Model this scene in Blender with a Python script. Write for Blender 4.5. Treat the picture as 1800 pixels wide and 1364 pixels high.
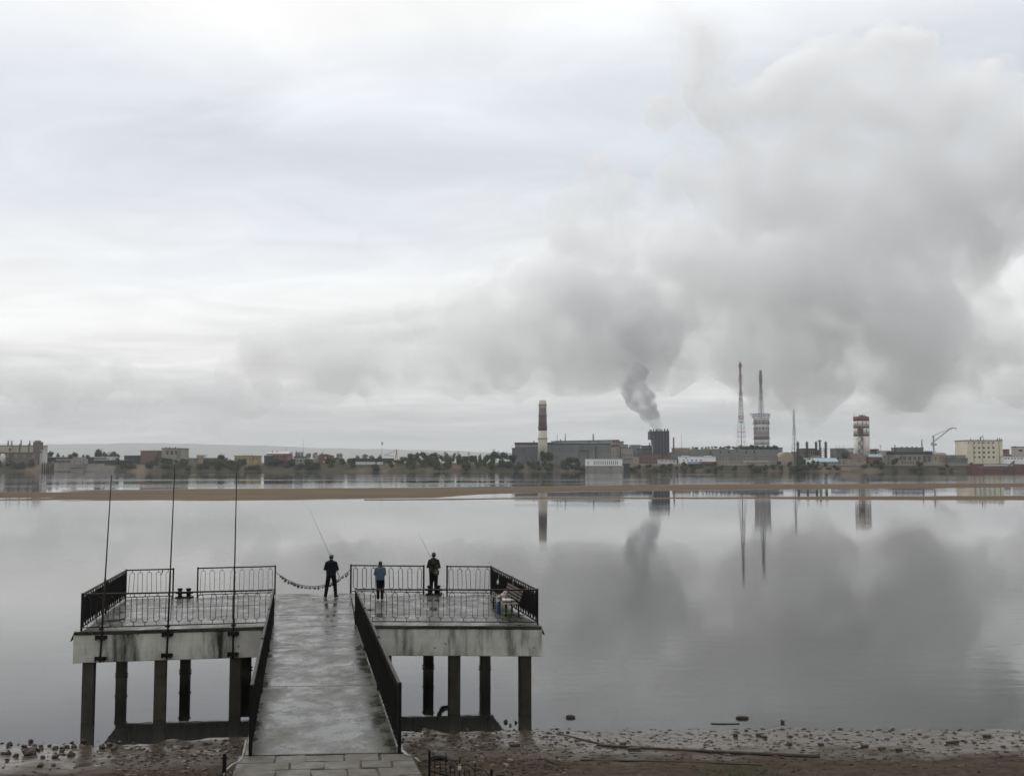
import bpy, bmesh, math, random
from mathutils import Vector, Matrix, noise as mnoise
R = math.radians
random.seed(7)
for o in list(bpy.data.objects): bpy.data.objects.remove(o)
S = bpy.context.scene
COL = S.collection

# ------------------------------------------------------------------ camera
H = 8.45                      # eye above the river
FPX = 1800.0                  # focal length in pixels of the 1800 px wide photograph
PITCH = math.atan(130.0 / FPX)
cam = bpy.data.cameras.new('camera'); camo = bpy.data.objects.new('camera', cam); COL.objects.link(camo)
cam.sensor_width = 36; cam.lens = 36 * FPX / 1800
cam.clip_start = 0.1; cam.clip_end = 60000
camo.location = (0, 0, H); camo.rotation_euler = (R(90) + PITCH, 0, 0)
S.camera = camo

# ------------------------------------------------------------------ world: overcast over a Nishita sky
SUN_EL, SUN_AZ = R(52), R(-35)      # azimuth from +Y (ahead) towards +X
W = bpy.data.worlds.new('World'); S.world = W; W.use_nodes = True
nt = W.node_tree; nt.nodes.clear()
def wn(t, **k):
    n = nt.nodes.new(t)
    for a, b in k.items(): setattr(n, a, b)
    return n
def math_node(tree, op, a, b=None, clamp=False):
    n = tree.nodes.new('ShaderNodeMath'); n.operation = op; n.use_clamp = clamp
    for i, v in enumerate((a, b)):
        if v is None: continue
        if isinstance(v, (int, float)): n.inputs[i].default_value = v
        else: tree.links.new(v, n.inputs[i])
    return n.outputs[0]
sky = wn('ShaderNodeTexSky', sky_type='NISHITA'); sky.sun_disc = False
sky.sun_elevation = SUN_EL; sky.sun_rotation = SUN_AZ; sky.air_density = 1.5; sky.dust_density = 4
bg_sky = wn('ShaderNodeBackground'); bg_sky.inputs[1].default_value = 0.1
nt.links.new(sky.outputs[0], bg_sky.inputs[0])
tc = wn('ShaderNodeTexCoord'); sep = wn('ShaderNodeSeparateXYZ'); nt.links.new(tc.outputs['Generated'], sep.inputs[0])
zpos = math_node(nt, 'MAXIMUM', sep.outputs[2], 0.0)
zc = math_node(nt, 'ADD', zpos, 0.11)
cmb = wn('ShaderNodeCombineXYZ')
nt.links.new(math_node(nt, 'DIVIDE', sep.outputs[0], zc), cmb.inputs[0])
nt.links.new(math_node(nt, 'DIVIDE', sep.outputs[1], zc), cmb.inputs[1])
n1 = wn('ShaderNodeTexNoise'); n1.inputs['Scale'].default_value = 0.75; n1.inputs['Detail'].default_value = 7; n1.inputs['Roughness'].default_value = 0.5; n1.inputs['Distortion'].default_value = 0.5
mapn = wn('ShaderNodeMapping'); mapn.inputs['Location'].default_value = (3.1, 0.6, 0); mapn.inputs['Scale'].default_value = (0.7, 1.0, 1)
nt.links.new(cmb.outputs[0], mapn.inputs[0]); nt.links.new(mapn.outputs[0], n1.inputs['Vector'])
wob = math_node(nt, 'MULTIPLY', math_node(nt, 'SUBTRACT', n1.outputs[0], 0.5), 0.22)
zr = math_node(nt, 'ADD', zpos, wob, True)
rampw = wn('ShaderNodeValToRGB'); cr = rampw.color_ramp; cr.interpolation = 'B_SPLINE'
SKYR = [(0.0, (.53, .56, .585)), (.05, (.60, .62, .635)), (.09, (.83, .845, .845)), (.15, (.98, .99, .985)), (.20, (.91, .93, .955)),
        (.26, (.70, .745, .82)), (.33, (.73, .77, .83)), (.40, (.97, .985, 1.0)), (.48, (1.2, 1.2, 1.19)), (1, (.95, .95, .95))]
while len(cr.elements) < len(SKYR): cr.elements.new(0.5)
for e, (p, c) in zip(cr.elements, SKYR): e.position = p; e.color = (*c, 1)
nt.links.new(zr, rampw.inputs[0])
n2 = wn('ShaderNodeTexNoise'); n2.inputs['Scale'].default_value = 2.4; n2.inputs['Detail'].default_value = 8; n2.inputs['Roughness'].default_value = .55; n2.inputs['Distortion'].default_value = .8
nt.links.new(mapn.outputs[0], n2.inputs['Vector'])
amp = math_node(nt, 'ADD', math_node(nt, 'ADD', math_node(nt, 'MULTIPLY', n1.outputs[0], 0.34), math_node(nt, 'MULTIPLY', n2.outputs[0], .40)), 0.63)
vm = wn('ShaderNodeVectorMath', operation='SCALE'); nt.links.new(rampw.outputs[0], vm.inputs[0]); nt.links.new(amp, vm.inputs['Scale'])
bg_cl = wn('ShaderNodeBackground'); bg_cl.inputs[1].default_value = 1.0; nt.links.new(vm.outputs[0], bg_cl.inputs[0])
mixw = wn('ShaderNodeMixShader'); mixw.inputs[0].default_value = 0.93
nt.links.new(bg_sky.outputs[0], mixw.inputs[1]); nt.links.new(bg_cl.outputs[0], mixw.inputs[2])
wout = wn('ShaderNodeOutputWorld'); nt.links.new(mixw.outputs[0], wout.inputs[0])

# ------------------------------------------------------------------ sun behind the overcast
sl = bpy.data.lights.new('sun', 'SUN'); sl.energy = 1.2; sl.angle = R(40); sl.color = (1, .97, .92)
so = bpy.data.objects.new('sun', sl); COL.objects.link(so)
sd = Vector((math.sin(SUN_AZ) * math.cos(SUN_EL), math.cos(SUN_AZ) * math.cos(SUN_EL), math.sin(SUN_EL)))
so.rotation_euler = sd.to_track_quat('Z', 'Y').to_euler(); so.location = (0, 0, 60)

S.view_settings.view_transform = 'Standard'; S.view_settings.look = 'None'
S.view_settings.exposure = 0.0; S.view_settings.gamma = 1.0; S.view_settings.use_curve_mapping = False
cy = S.cycles
cy.use_denoising = True
try: cy.denoiser = 'OPENIMAGEDENOISE'
except Exception: pass
cy.max_bounces = 16; cy.diffuse_bounces = 3; cy.glossy_bounces = 3; cy.transmission_bounces = 4
cy.volume_bounces = 8; cy.transparent_max_bounces = 64; cy.volume_step_rate = 2.0
cy.use_adaptive_sampling = True; cy.adaptive_threshold = 0.03
cy.sample_clamp_indirect = 4

# ------------------------------------------------------------------ pixel of the photograph -> point of the place
def ray(px, py):
    u = (px - 900) / FPX; v = (682 - py) / FPX
    return Vector((u, math.cos(PITCH) - v * math.sin(PITCH), math.sin(PITCH) + v * math.cos(PITCH)))
def onz(px, py, z=0.0):
    d = ray(px, py); t = (z - H) / d.z
    return Vector((d.x * t, d.y * t, z))
def at(px, py, Y):
    d = ray(px, py); t = Y / d.y
    return Vector((d.x * t, Y, H + d.z * t))

# ------------------------------------------------------------------ materials
MATS = {}
def mat(name, c1, c2=None, scale=1.0, rough=0.8, rough2=None, bump=0.0, bdist=0.02, stretch=(1, 1, 1), metal=0.0, detail=6, stain=None, sscale=.3, sstretch=(1, 1, .25), samt=(.5, .68), spec=.5):
    if name in MATS: return MATS[name]
    m = bpy.data.materials.new(name); m.use_nodes = True; t = m.node_tree
    b = t.nodes['Principled BSDF']; b.inputs['Metallic'].default_value = metal; b.inputs['Roughness'].default_value = rough
    b.inputs['Specular IOR Level'].default_value = spec
    c2 = c2 or tuple(x * .72 for x in c1)
    tcn = t.nodes.new('ShaderNodeTexCoord'); mp = t.nodes.new('ShaderNodeMapping'); mp.inputs['Scale'].default_value = stretch
    t.links.new(tcn.outputs['Object'], mp.inputs[0])
    n = t.nodes.new('ShaderNodeTexNoise'); n.inputs['Scale'].default_value = scale; n.inputs['Detail'].default_value = detail; n.inputs['Roughness'].default_value = .6
    t.links.new(mp.outputs[0], n.inputs['Vector'])
    r = t.nodes.new('ShaderNodeValToRGB'); r.color_ramp.elements[0].position = .32; r.color_ramp.elements[1].position = .68
    r.color_ramp.elements[0].color = (*c2, 1); r.color_ramp.elements[1].color = (*c1, 1)
    t.links.new(n.outputs[0], r.inputs[0]); colout = r.outputs[0]
    if stain:
        mp2 = t.nodes.new('ShaderNodeMapping'); mp2.inputs['Scale'].default_value = sstretch; mp2.inputs['Location'].default_value = (3.3, 1.7, .4)
        t.links.new(tcn.outputs['Object'], mp2.inputs[0])
        n2 = t.nodes.new('ShaderNodeTexNoise'); n2.inputs['Scale'].default_value = sscale; n2.inputs['Detail'].default_value = 8; n2.inputs['Roughness'].default_value = .65
        t.links.new(mp2.outputs[0], n2.inputs['Vector'])
        mr = t.nodes.new('ShaderNodeMapRange'); mr.inputs[1].default_value = samt[0]; mr.inputs[2].default_value = samt[1]; t.links.new(n2.outputs[0], mr.inputs[0])
        mx = t.nodes.new('ShaderNodeMixRGB'); mx.inputs[2].default_value = (*stain, 1)
        t.links.new(mr.outputs[0], mx.inputs[0]); t.links.new(colout, mx.inputs[1]); colout = mx.outputs[0]
    t.links.new(colout, b.inputs['Base Color'])
    if rough2 is not None:
        mr = t.nodes.new('ShaderNodeMapRange'); mr.inputs[1].default_value = .38; mr.inputs[2].default_value = .62
        mr.inputs[3].default_value = rough; mr.inputs[4].default_value = rough2
        t.links.new(n.outputs[0], mr.inputs[0]); t.links.new(mr.outputs[0], b.inputs['Roughness'])
    if bump:
        bp = t.nodes.new('ShaderNodeBump'); bp.inputs['Strength'].default_value = bump; bp.inputs['Distance'].default_value = bdist
        nb = t.nodes.new('ShaderNodeTexNoise'); nb.inputs['Scale'].default_value = scale * 4; nb.inputs['Detail'].default_value = 5
        t.links.new(mp.outputs[0], nb.inputs['Vector']); t.links.new(nb.outputs[0], bp.inputs['Height']); t.links.new(bp.outputs[0], b.inputs['Normal'])
    MATS[name] = m; return m

# ------------------------------------------------------------------ mesh helpers
class MB:
    def __init__(s): s.v = []; s.f = []
    def quad(s, a, b, c, d):
        i = len(s.v); s.v += [tuple(a), tuple(b), tuple(c), tuple(d)]; s.f.append((i, i+1, i+2, i+3)); return s
    def hexa(s, lo, hi):                       # two rings of 4 points, ccw from above
        i = len(s.v); s.v += [tuple(p) for p in lo] + [tuple(p) for p in hi]
        s.f += [(i+3, i+2, i+1, i), (i+4, i+5, i+6, i+7)] + [(i+k, i+(k+1) % 4, i+4+(k+1) % 4, i+4+k) for k in range(4)]; return s
    def box(s, x0, x1, y0, y1, z0, z1):
        if x0 > x1: x0, x1 = x1, x0
        if y0 > y1: y0, y1 = y1, y0
        if z0 > z1: z0, z1 = z1, z0
        return s.hexa([(x0, y0, z0), (x1, y0, z0), (x1, y1, z0), (x0, y1, z0)], [(x0, y0, z1), (x1, y0, z1), (x1, y1, z1), (x0, y1, z1)])
    def bar(s, p, q, w, h, up=(0, 0, 1)):      # rectangular bar from p to q, w across, h along up
        p, q = Vector(p), Vector(q); d = (q - p).normalized(); u = Vector(up)
        if abs(d.dot(u)) > .98: u = Vector((0, 1, 0))
        sx = d.cross(u).normalized(); u = sx.cross(d).normalized()
        r = lambda c: [c - sx*w/2 - u*h/2, c + sx*w/2 - u*h/2, c + sx*w/2 + u*h/2, c - sx*w/2 + u*h/2]
        return s.hexa(r(q), r(p))
    def tube(s, pts, rad, n=6, closed=False, rad2=None):
        pts = [Vector(p) for p in pts]; m = len(pts); i0 = len(s.v)
        for k, p in enumerate(pts):
            a = pts[(k-1) % m] if (closed or k > 0) else p; b = pts[(k+1) % m] if (closed or k < m-1) else p
            d = (b - a).normalized(); u = Vector((0, 0, 1)) if abs(d.z) < .9 else Vector((0, 1, 0))
            x = d.cross(u).normalized(); y = x.cross(d)
            r = rad[k] if isinstance(rad, (list, tuple)) else (rad if rad2 is None else rad + (rad2 - rad) * k / (m - 1))
            for j in range(n):
                t = 2 * math.pi * j / n; s.v.append(tuple(p + (x * math.cos(t) + y * math.sin(t)) * r))
        for k in range(m if closed else m - 1):
            for j in range(n):
                a = i0 + k*n + j; b = i0 + k*n + (j+1) % n; k2 = (k+1) % m
                s.f.append((a, b, i0 + k2*n + (j+1) % n, i0 + k2*n + j))
        if not closed:
            s.f.append(tuple(i0 + j for j in reversed(range(n)))); s.f.append(tuple(i0 + (m-1)*n + j for j in range(n)))
        return s
    def lathe(s, prof, c=(0, 0, 0), n=20):     # prof: (r, z) from bottom to top
        i0 = len(s.v)
        for r, z in prof:
            for j in range(n):
                t = 2*math.pi*j/n; s.v.append((c[0] + r*math.cos(t), c[1] + r*math.sin(t), c[2] + z))
        for k in range(len(prof) - 1):
            for j in range(n):
                a = i0+k*n+j; b = i0+k*n+(j+1) % n; s.f.append((a, b, b+n, a+n))
        s.f.append(tuple(i0 + j for j in reversed(range(n)))); s.f.append(tuple(i0 + (len(prof)-1)*n + j for j in range(n)))
        return s
    def prism(s, poly, y0, y1):                # poly of (x,z), extruded along y
        i = len(s.v); n = len(poly)
        s.v += [(x, y0, z) for x, z in poly] + [(x, y1, z) for x, z in poly]
        s.f += [tuple(range(i, i+n)), tuple(reversed(range(i+n, i+2*n)))] + [(i+(k+1) % n, i+k, i+n+k, i+n+(k+1) % n) for k in range(n)]
        return s
    def prismx(s, poly, x0, x1):               # poly of (y,z), extruded along x
        i = len(s.v); n = len(poly)
        s.v += [(x0, y, z) for y, z in poly] + [(x1, y, z) for y, z in poly]
        s.f += [tuple(range(i, i+n)), tuple(reversed(range(i+n, i+2*n)))] + [(i+(k+1) % n, i+k, i+n+k, i+n+(k+1) % n) for k in range(n)]
        return s
    def mesh(s, name, m, smooth=False, fix=True):
        me = bpy.data.meshes.new(name); me.from_pydata(s.v, [], s.f)
        if fix:
            bm = bmesh.new(); bm.from_mesh(me); bmesh.ops.recalc_face_normals(bm, faces=bm.faces); bm.to_mesh(me); bm.free()
        if m: me.materials.append(m)
        if smooth:
            for p in me.polygons: p.use_smooth = True
        return me
    def build(s, name, m, parent=None, smooth=False, loc=None, fix=True):
        return link(name, s.mesh(name, m, smooth, fix), parent, loc)
def link(name, me, parent=None, loc=None, rot=None, scale=None):
    o = bpy.data.objects.new(name, me); COL.objects.link(o)
    if parent: o.parent = parent
    if loc is not None: o.location = loc
    if rot is not None: o.rotation_euler = rot
    if scale is not None: o.scale = scale
    return o
def tag(o, label=None, cat=None, group=None, kind=None):
    if label: o['label'] = label
    if cat: o['category'] = cat
    if group: o['group'] = group
    if kind: o['kind'] = kind
    return o
def thing(name, label, cat, loc=(0, 0, 0), rz=0, group=None):
    o = bpy.data.objects.new(name, None); COL.objects.link(o); o.location = loc; o.rotation_euler = (0, 0, rz)
    o.empty_display_size = .2
    return tag(o, label, cat, group)
def bevel(me, w, seg=1):
    bm = bmesh.new(); bm.from_mesh(me)
    bmesh.ops.remove_doubles(bm, verts=bm.verts, dist=1e-5)
    bmesh.ops.bevel(bm, geom=list(bm.edges), offset=w, segments=seg, affect='EDGES', profile=.5)
    bm.to_mesh(me); bm.free(); return me
def remesh(parts, voxel, name, m, smooth_it=0, parent=None):
    """union of tapered capsules / balls grown into one continuous surface; parts: (p, r, q, r2) or (p, r)"""
    bm = bmesh.new()
    for pt in parts:
        if len(pt) == 2 or len(pt) == 3:
            p, r = pt[0], pt[1]; sc = pt[2] if len(pt) == 3 else (1, 1, 1)
            g = bmesh.ops.create_icosphere(bm, subdivisions=3, radius=1.0)
            M4 = Matrix.Translation(Vector(p)) @ Matrix.Diagonal((r*sc[0], r*sc[1], r*sc[2], 1))
            bmesh.ops.transform(bm, matrix=M4, verts=g['verts'])
        else:
            p, r, q, r2 = pt; p, q = Vector(p), Vector(q); L = (q - p).length; k = max(2, int(L / max(min(r, r2) * .45, .004)))
            for i in range(k + 1):
                t = i / k; g = bmesh.ops.create_icosphere(bm, subdivisions=2 if k < 14 else 1, radius=r + (r2 - r) * t)
                bmesh.ops.translate(bm, verts=g['verts'], vec=p.lerp(q, t))
    me = bpy.data.meshes.new(name); bm.to_mesh(me); bm.free()
    o = bpy.data.objects.new(name, me); COL.objects.link(o)
    md = o.modifiers.new('r', 'REMESH'); md.mode = 'VOXEL'; md.voxel_size = voxel
    if smooth_it:
        ms = o.modifiers.new('s', 'SMOOTH'); ms.factor = .5; ms.iterations = smooth_it
    dg = bpy.context.evaluated_depsgraph_get(); ev = o.evaluated_get(dg)
    nm = bpy.data.meshes.new_from_object(ev); o.modifiers.clear(); o.data = nm; bpy.data.meshes.remove(me)
    nm.name = name; nm.materials.clear()
    if m: nm.materials.append(m)
    for p in nm.polygons: p.use_smooth = True
    if parent: o.parent = parent
    return o

# palette
CONC = mat('stained_concrete', (.56, .55, .51), (.36, .355, .32), .9, .9, bump=.25, stain=(.022, .022, .018), sscale=1.1, sstretch=(1.3, 1.3, .22), samt=(.47, .66), spec=.2)
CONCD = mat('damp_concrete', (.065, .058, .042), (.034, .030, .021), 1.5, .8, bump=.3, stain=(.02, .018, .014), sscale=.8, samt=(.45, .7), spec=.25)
CONCW = None
IRON = mat('black_iron', (.010, .0095, .009), (.006, .0055, .005), 8, .6, .8, bump=.1, spec=.15)
IRONR = mat('dark_brown_painted_iron', (.022, .012, .010), (.010, .007, .006), 6, .5, .7, bump=.1, spec=.3)
RUST = mat('rusty_steel', (.03, .02, .015), (.012, .009, .008), 5, .8, bump=.3, spec=.2)

def add_formwork(m):
    t = m.node_tree; b = t.nodes['Principled BSDF']; src = b.inputs['Base Color'].links[0].from_socket
    tcn = t.nodes.new('ShaderNodeTexCoord'); sp = t.nodes.new('ShaderNodeSeparateXYZ'); t.links.new(tcn.outputs['Object'], sp.inputs[0])
    cb = t.nodes.new('ShaderNodeCombineXYZ'); t.links.new(sp.outputs[0], cb.inputs[0]); t.links.new(sp.outputs[2], cb.inputs[1])
    br = t.nodes.new('ShaderNodeTexBrick'); br.inputs['Scale'].default_value = 1.0; br.inputs['Brick Width'].default_value = .42; br.inputs['Row Height'].default_value = .17; br.inputs['Mortar Size'].default_value = .006
    br.inputs['Color1'].default_value = (1, 1, 1, 1); br.inputs['Color2'].default_value = (.9, .9, .88, 1); br.inputs['Mortar'].default_value = (.55, .55, .5, 1); br.offset = .0
    t.links.new(cb.outputs[0], br.inputs['Vector'])
    mx = t.nodes.new('ShaderNodeMixRGB'); mx.blend_type = 'MULTIPLY'; mx.inputs[0].default_value = .28; t.links.new(src, mx.inputs[1]); t.links.new(br.outputs[0], mx.inputs[2])
    vo = t.nodes.new('ShaderNodeTexVoronoi'); vo.inputs['Scale'].default_value = 2.6; t.links.new(tcn.outputs['Object'], vo.inputs['Vector'])
    mr = t.nodes.new('ShaderNodeMapRange'); mr.inputs[1].default_value = .06; mr.inputs[2].default_value = .10; mr.inputs[3].default_value = .8; mr.inputs[4].default_value = 0; t.links.new(vo.outputs['Distance'], mr.inputs[0])
    m2 = t.nodes.new('ShaderNodeMixRGB'); m2.inputs[2].default_value = (.05, .04, .03, 1); t.links.new(mr.outputs[0], m2.inputs[0]); t.links.new(mx.outputs[0], m2.inputs[1]); t.links.new(m2.outputs[0], b.inputs['Base Color'])
add_formwork(CONC)
def wet_concrete(lines=(), name='wet_concrete'):
    m = bpy.data.materials.new(name); m.use_nodes = True; t = m.node_tree; b = t.nodes['Principled BSDF']
    tcn = t.nodes.new('ShaderNodeTexCoord')
    def noise(sc, st=(1, 1, 1), det=6, ro=.6, loc=(0, 0, 0)):
        mp = t.nodes.new('ShaderNodeMapping'); mp.inputs['Scale'].default_value = st; mp.inputs['Location'].default_value = loc
        t.links.new(tcn.outputs['Object'], mp.inputs[0])
        n = t.nodes.new('ShaderNodeTexNoise'); n.inputs['Scale'].default_value = sc; n.inputs['Detail'].default_value = det; n.inputs['Roughness'].default_value = ro
        t.links.new(mp.outputs[0], n.inputs['Vector']); return n.outputs[0]
    def mr(v, a, b2, c, d):
        n = t.nodes.new('ShaderNodeMapRange'); t.links.new(v, n.inputs[0])
        for i, x in enumerate((a, b2, c, d)): n.inputs[i+1].default_value = x
        return n.outputs[0]
    a = noise(.9, (1, .8, 1)); c = noise(14, det=4); g = noise(2.2, (1.6, .7, 1), loc=(5, 2, 0))
    r = t.nodes.new('ShaderNodeValToRGB'); e = r.color_ramp.elements
    e[0].position = .3; e[0].color = (.016, .0155, .011, 1); e[1].position = .7; e[1].color = (.072, .069, .056, 1)
    t.links.new(a, r.inputs[0])
    mx = t.nodes.new('ShaderNodeMixRGB'); mx.blend_type = 'MULTIPLY'; mx.inputs[0].default_value = .6
    r2 = t.nodes.new('ShaderNodeValToRGB'); r2.color_ramp.elements[0].position = .35; r2.color_ramp.elements[0].color = (.45, .45, .42, 1); r2.color_ramp.elements[1].position = .6
    t.links.new(c, r2.inputs[0]); t.links.new(r.outputs[0], mx.inputs[1]); t.links.new(r2.outputs[0], mx.inputs[2])
    mx2 = t.nodes.new('ShaderNodeMixRGB'); mx2.inputs[2].default_value = (.03, .031, .017, 1)
    t.links.new(mr(g, .56, .72, 0, .75), mx2.inputs[0]); t.links.new(mx.outputs[0], mx2.inputs[1]); colr = mx2.outputs[0]; moss = None
    if lines:
        ge = t.nodes.new('ShaderNodeNewGeometry'); jag = noise(1.7, det=7, ro=.7, loc=(2, 7, 0))
        for (p, nrm, wd) in lines:
            vs = t.nodes.new('ShaderNodeVectorMath'); vs.operation = 'SUBTRACT'; t.links.new(ge.outputs['Position'], vs.inputs[0]); vs.inputs[1].default_value = p
            vd = t.nodes.new('ShaderNodeVectorMath'); vd.operation = 'DOT_PRODUCT'; t.links.new(vs.outputs[0], vd.inputs[0]); vd.inputs[1].default_value = nrm
            dd = math_node(t, 'ADD', vd.outputs['Value'], math_node(t, 'MULTIPLY', math_node(t, 'SUBTRACT', jag, .5), wd * 2.6))
            k = mr(dd, wd * .3, wd, .85, 0); moss = k if moss is None else math_node(t, 'MAXIMUM', moss, k)
        mm = t.nodes.new('ShaderNodeMixRGB'); mm.inputs[2].default_value = (.016, .018, .010, 1); t.links.new(moss, mm.inputs[0]); t.links.new(colr, mm.inputs[1]); colr = mm.outputs[0]
    t.links.new(colr, b.inputs['Base Color'])
    wet = noise(1.2, (1, .8, 1), det=9, ro=.72, loc=(9, 4, 1)); t.links.new(mr(wet, .40, .62, .13, .55), b.inputs['Roughness'])
    b.inputs['IOR'].default_value = 1.45
    bp = t.nodes.new('ShaderNodeBump'); bp.inputs['Strength'].default_value = .16; bp.inputs['Distance'].default_value = .02
    f = noise(4.0, (1, 1.1, 1), det=8, ro=.7); t.links.new(f, bp.inputs['Height']); t.links.new(bp.outputs[0], b.inputs['Normal'])
    return m
CONCW = wet_concrete()

# ================================================================== THE SETTING
# --- river
def water_material():
    m = bpy.data.materials.new('river_water'); m.use_nodes = True; t = m.node_tree; b = t.nodes['Principled BSDF']
    b.inputs['Base Color'].default_value = (.024, .024, .021, 1); b.inputs['IOR'].default_value = 1.333; b.inputs['Roughness'].default_value = .02
    g = t.nodes.new('ShaderNodeNewGeometry')
    def noise(sc, st, det):
        mp = t.nodes.new('ShaderNodeMapping'); mp.inputs['Scale'].default_value = st; t.links.new(g.outputs['Position'], mp.inputs[0])
        n = t.nodes.new('ShaderNodeTexNoise'); n.inputs['Scale'].default_value = sc; n.inputs['Detail'].default_value = det; t.links.new(mp.outputs[0], n.inputs['Vector']); return n.outputs[0]
    # calm patches and breezy patches
    patch = noise(.012, (.35, 1.6, 1), 3)
    mrp = t.nodes.new('ShaderNodeMapRange'); mrp.inputs[1].default_value = .42; mrp.inputs[2].default_value = .66; mrp.inputs[3].default_value = .12; mrp.inputs[4].default_value = 1.0
    t.links.new(patch, mrp.inputs[0])
    sepn = t.nodes.new('ShaderNodeSeparateXYZ'); t.links.new(g.outputs['Position'], sepn.inputs[0])
    far = t.nodes.new('ShaderNodeMapRange'); far.inputs[1].default_value = 330; far.inputs[2].default_value = 460; far.inputs[3].default_value = .6; far.inputs[4].default_value = 3.2
    t.links.new(sepn.outputs[1], far.inputs[0])
    st = math_node(t, 'MULTIPLY', mrp.outputs[0], far.outputs[0])
    hgt = math_node(t, 'ADD', noise(.9, (.35, 1, 1), 4), math_node(t, 'MULTIPLY', noise(5.0, (.4, 1, 1), 3), .12))
    bp = t.nodes.new('ShaderNodeBump'); bp.inputs['Distance'].default_value = .035
    t.links.new(math_node(t, 'MULTIPLY', st, .55), bp.inputs['Strength']); t.links.new(hgt, bp.inputs['Height']); t.links.new(bp.outputs[0], b.inputs['Normal'])
    return m
w = MB(); w.quad((-2600, 18, 0), (2600, 18, 0), (2600, 940, 0), (-2600, 940, 0))
tag(w.build('river', water_material(), fix=False), 'calm grey river reflecting the clouds and the far works', kind='structure')

# --- near shore, one sheet from the embankment down into the river
def shore_y(x):
    px = 900 + x / 32 * FPX
    base = 31.3 if px < 180 else 31.3 + min(1, (px - 180) / 500) * 1.7
    return base + .35 * mnoise.noise(Vector((x * .45, 3.1, 0))) + .25 * mnoise.noise(Vector((x * 1.7, 8.1, 0)))
def ground_z(x, y):
    ys = shore_y(x)
    if y > 27: z = .05 * (ys - y)
    else: z = .05 * (ys - 27) + (27 - max(y, 0)) * .248
    k = .03 if y < 45 else 0
    z += k * mnoise.fractal(Vector((x * .8, y * .8, 0)), .7, 2.1, 4) * (1 if y > 26 else 2.5)
    return z
g = MB(); xs = []; x = -160.0
while x < 160:
    xs.append(x); x += .22 if -22 < x < 22 else (1.0 if -40 < x < 40 else 8)
ys_ = [-60, -30, -10, 0, 4, 8, 11, 13] + [14 + .5 * i for i in range(18)] + [23 + .2 * i for i in range(60)] + [35 + i for i in range(8)] + [50, 60]
for y in ys_:
    for x in xs: g.v.append((x, y, ground_z(x, y) if y > -1 else ground_z(x, 0)))
nx = len(xs)
for j in range(len(ys_) - 1):
    for i in range(nx - 1): g.f.append((j*nx+i, j*nx+i+1, (j+1)*nx+i+1, (j+1)*nx+i))
def shore_material():
    m = bpy.data.materials.new('muddy_sand'); m.use_nodes = True; t = m.node_tree; b = t.nodes['Principled BSDF']; b.inputs['IOR'].default_value = 1.33
    ge = t.nodes.new('ShaderNodeNewGeometry'); sp = t.nodes.new('ShaderNodeSeparateXYZ'); t.links.new(ge.outputs['Position'], sp.inputs[0])
    def noise(sc, det=6, st=(1, 1, 1), ro=.6):
        mp = t.nodes.new('ShaderNodeMapping'); mp.inputs['Scale'].default_value = st; t.links.new(ge.outputs['Position'], mp.inputs[0])
        n = t.nodes.new('ShaderNodeTexNoise'); n.inputs['Scale'].default_value = sc; n.inputs['Detail'].default_value = det; n.inputs['Roughness'].default_value = ro
        t.links.new(mp.outputs[0], n.inputs['Vector']); return n.outputs[0]
    zz = math_node(t, 'ADD', sp.outputs[2], math_node(t, 'MULTIPLY', math_node(t, 'SUBTRACT', noise(.7), .5), .16))
    def mr(v, a, b2, c, d):
        n = t.nodes.new('ShaderNodeMapRange'); t.links.new(v, n.inputs[0])
        for i, x in enumerate((a, b2, c, d)): n.inputs[i+1].default_value = x
        return n.outputs[0]
    wet = mr(zz, .12, .20, 0, 1)          # 0 film of water, 1 damp sand
    r = t.nodes.new('ShaderNodeValToRGB'); e = r.color_ramp.elements; e[0].position = .35; e[0].color = (.026, .020, .0135, 1); e[1].position = .68; e[1].color = (.064, .049, .033, 1)
    t.links.new(noise(3.2, 8, ro=.7), r.inputs[0])
    mud = t.nodes.new('ShaderNodeValToRGB'); e = mud.color_ramp.elements; e[0].position = .38; e[0].color = (.046, .037, .027, 1); e[1].position = .66; e[1].color = (.070, .058, .043, 1)
    t.links.new(noise(1.6, 8, (.6, 1.4, 1), .68), mud.inputs[0])
    mx = t.nodes.new('ShaderNodeMixRGB'); t.links.new(wet, mx.inputs[0]); t.links.new(mud.outputs[0], mx.inputs[1]); t.links.new(r.outputs[0], mx.inputs[2])
    gr = t.nodes.new('ShaderNodeMixRGB'); gr.inputs[2].default_value = (.05, .06, .022, 1)     # thin grass on the embankment
    t.links.new(math_node(t, 'MULTIPLY', mr(sp.outputs[2], .45, 1.4, 0, 1), mr(noise(2.5), .4, .6, .2, .9)), gr.inputs[0]); t.links.new(mx.outputs[0], gr.inputs[1])
    t.links.new(gr.outputs[0], b.inputs['Base Color'])
    rg = math_node(t, 'ADD', mr(wet, 0, 1, .17, .72), mr(noise(2.3, 5, (.5, 1.6, 1)), .45, .65, 0, .22)); t.links.new(rg, b.inputs['Roughness']); t.links.new(mr(wet, 0, 1, .5, .12), b.inputs['Specular IOR Level'])
    bp = t.nodes.new('ShaderNodeBump'); bp.inputs['Distance'].default_value = .05; t.links.new(mr(wet, 0, 1, .04, .7), bp.inputs['Strength'])
    t.links.new(noise(7, 6, ro=.7), bp.inputs['Height']); t.links.new(bp.outputs[0], b.inputs['Normal'])
    return m
tag(g.build('beach', shore_material(), smooth=True, fix=False), 'muddy near shore of wet silt and brown sand', kind='structure')

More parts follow.
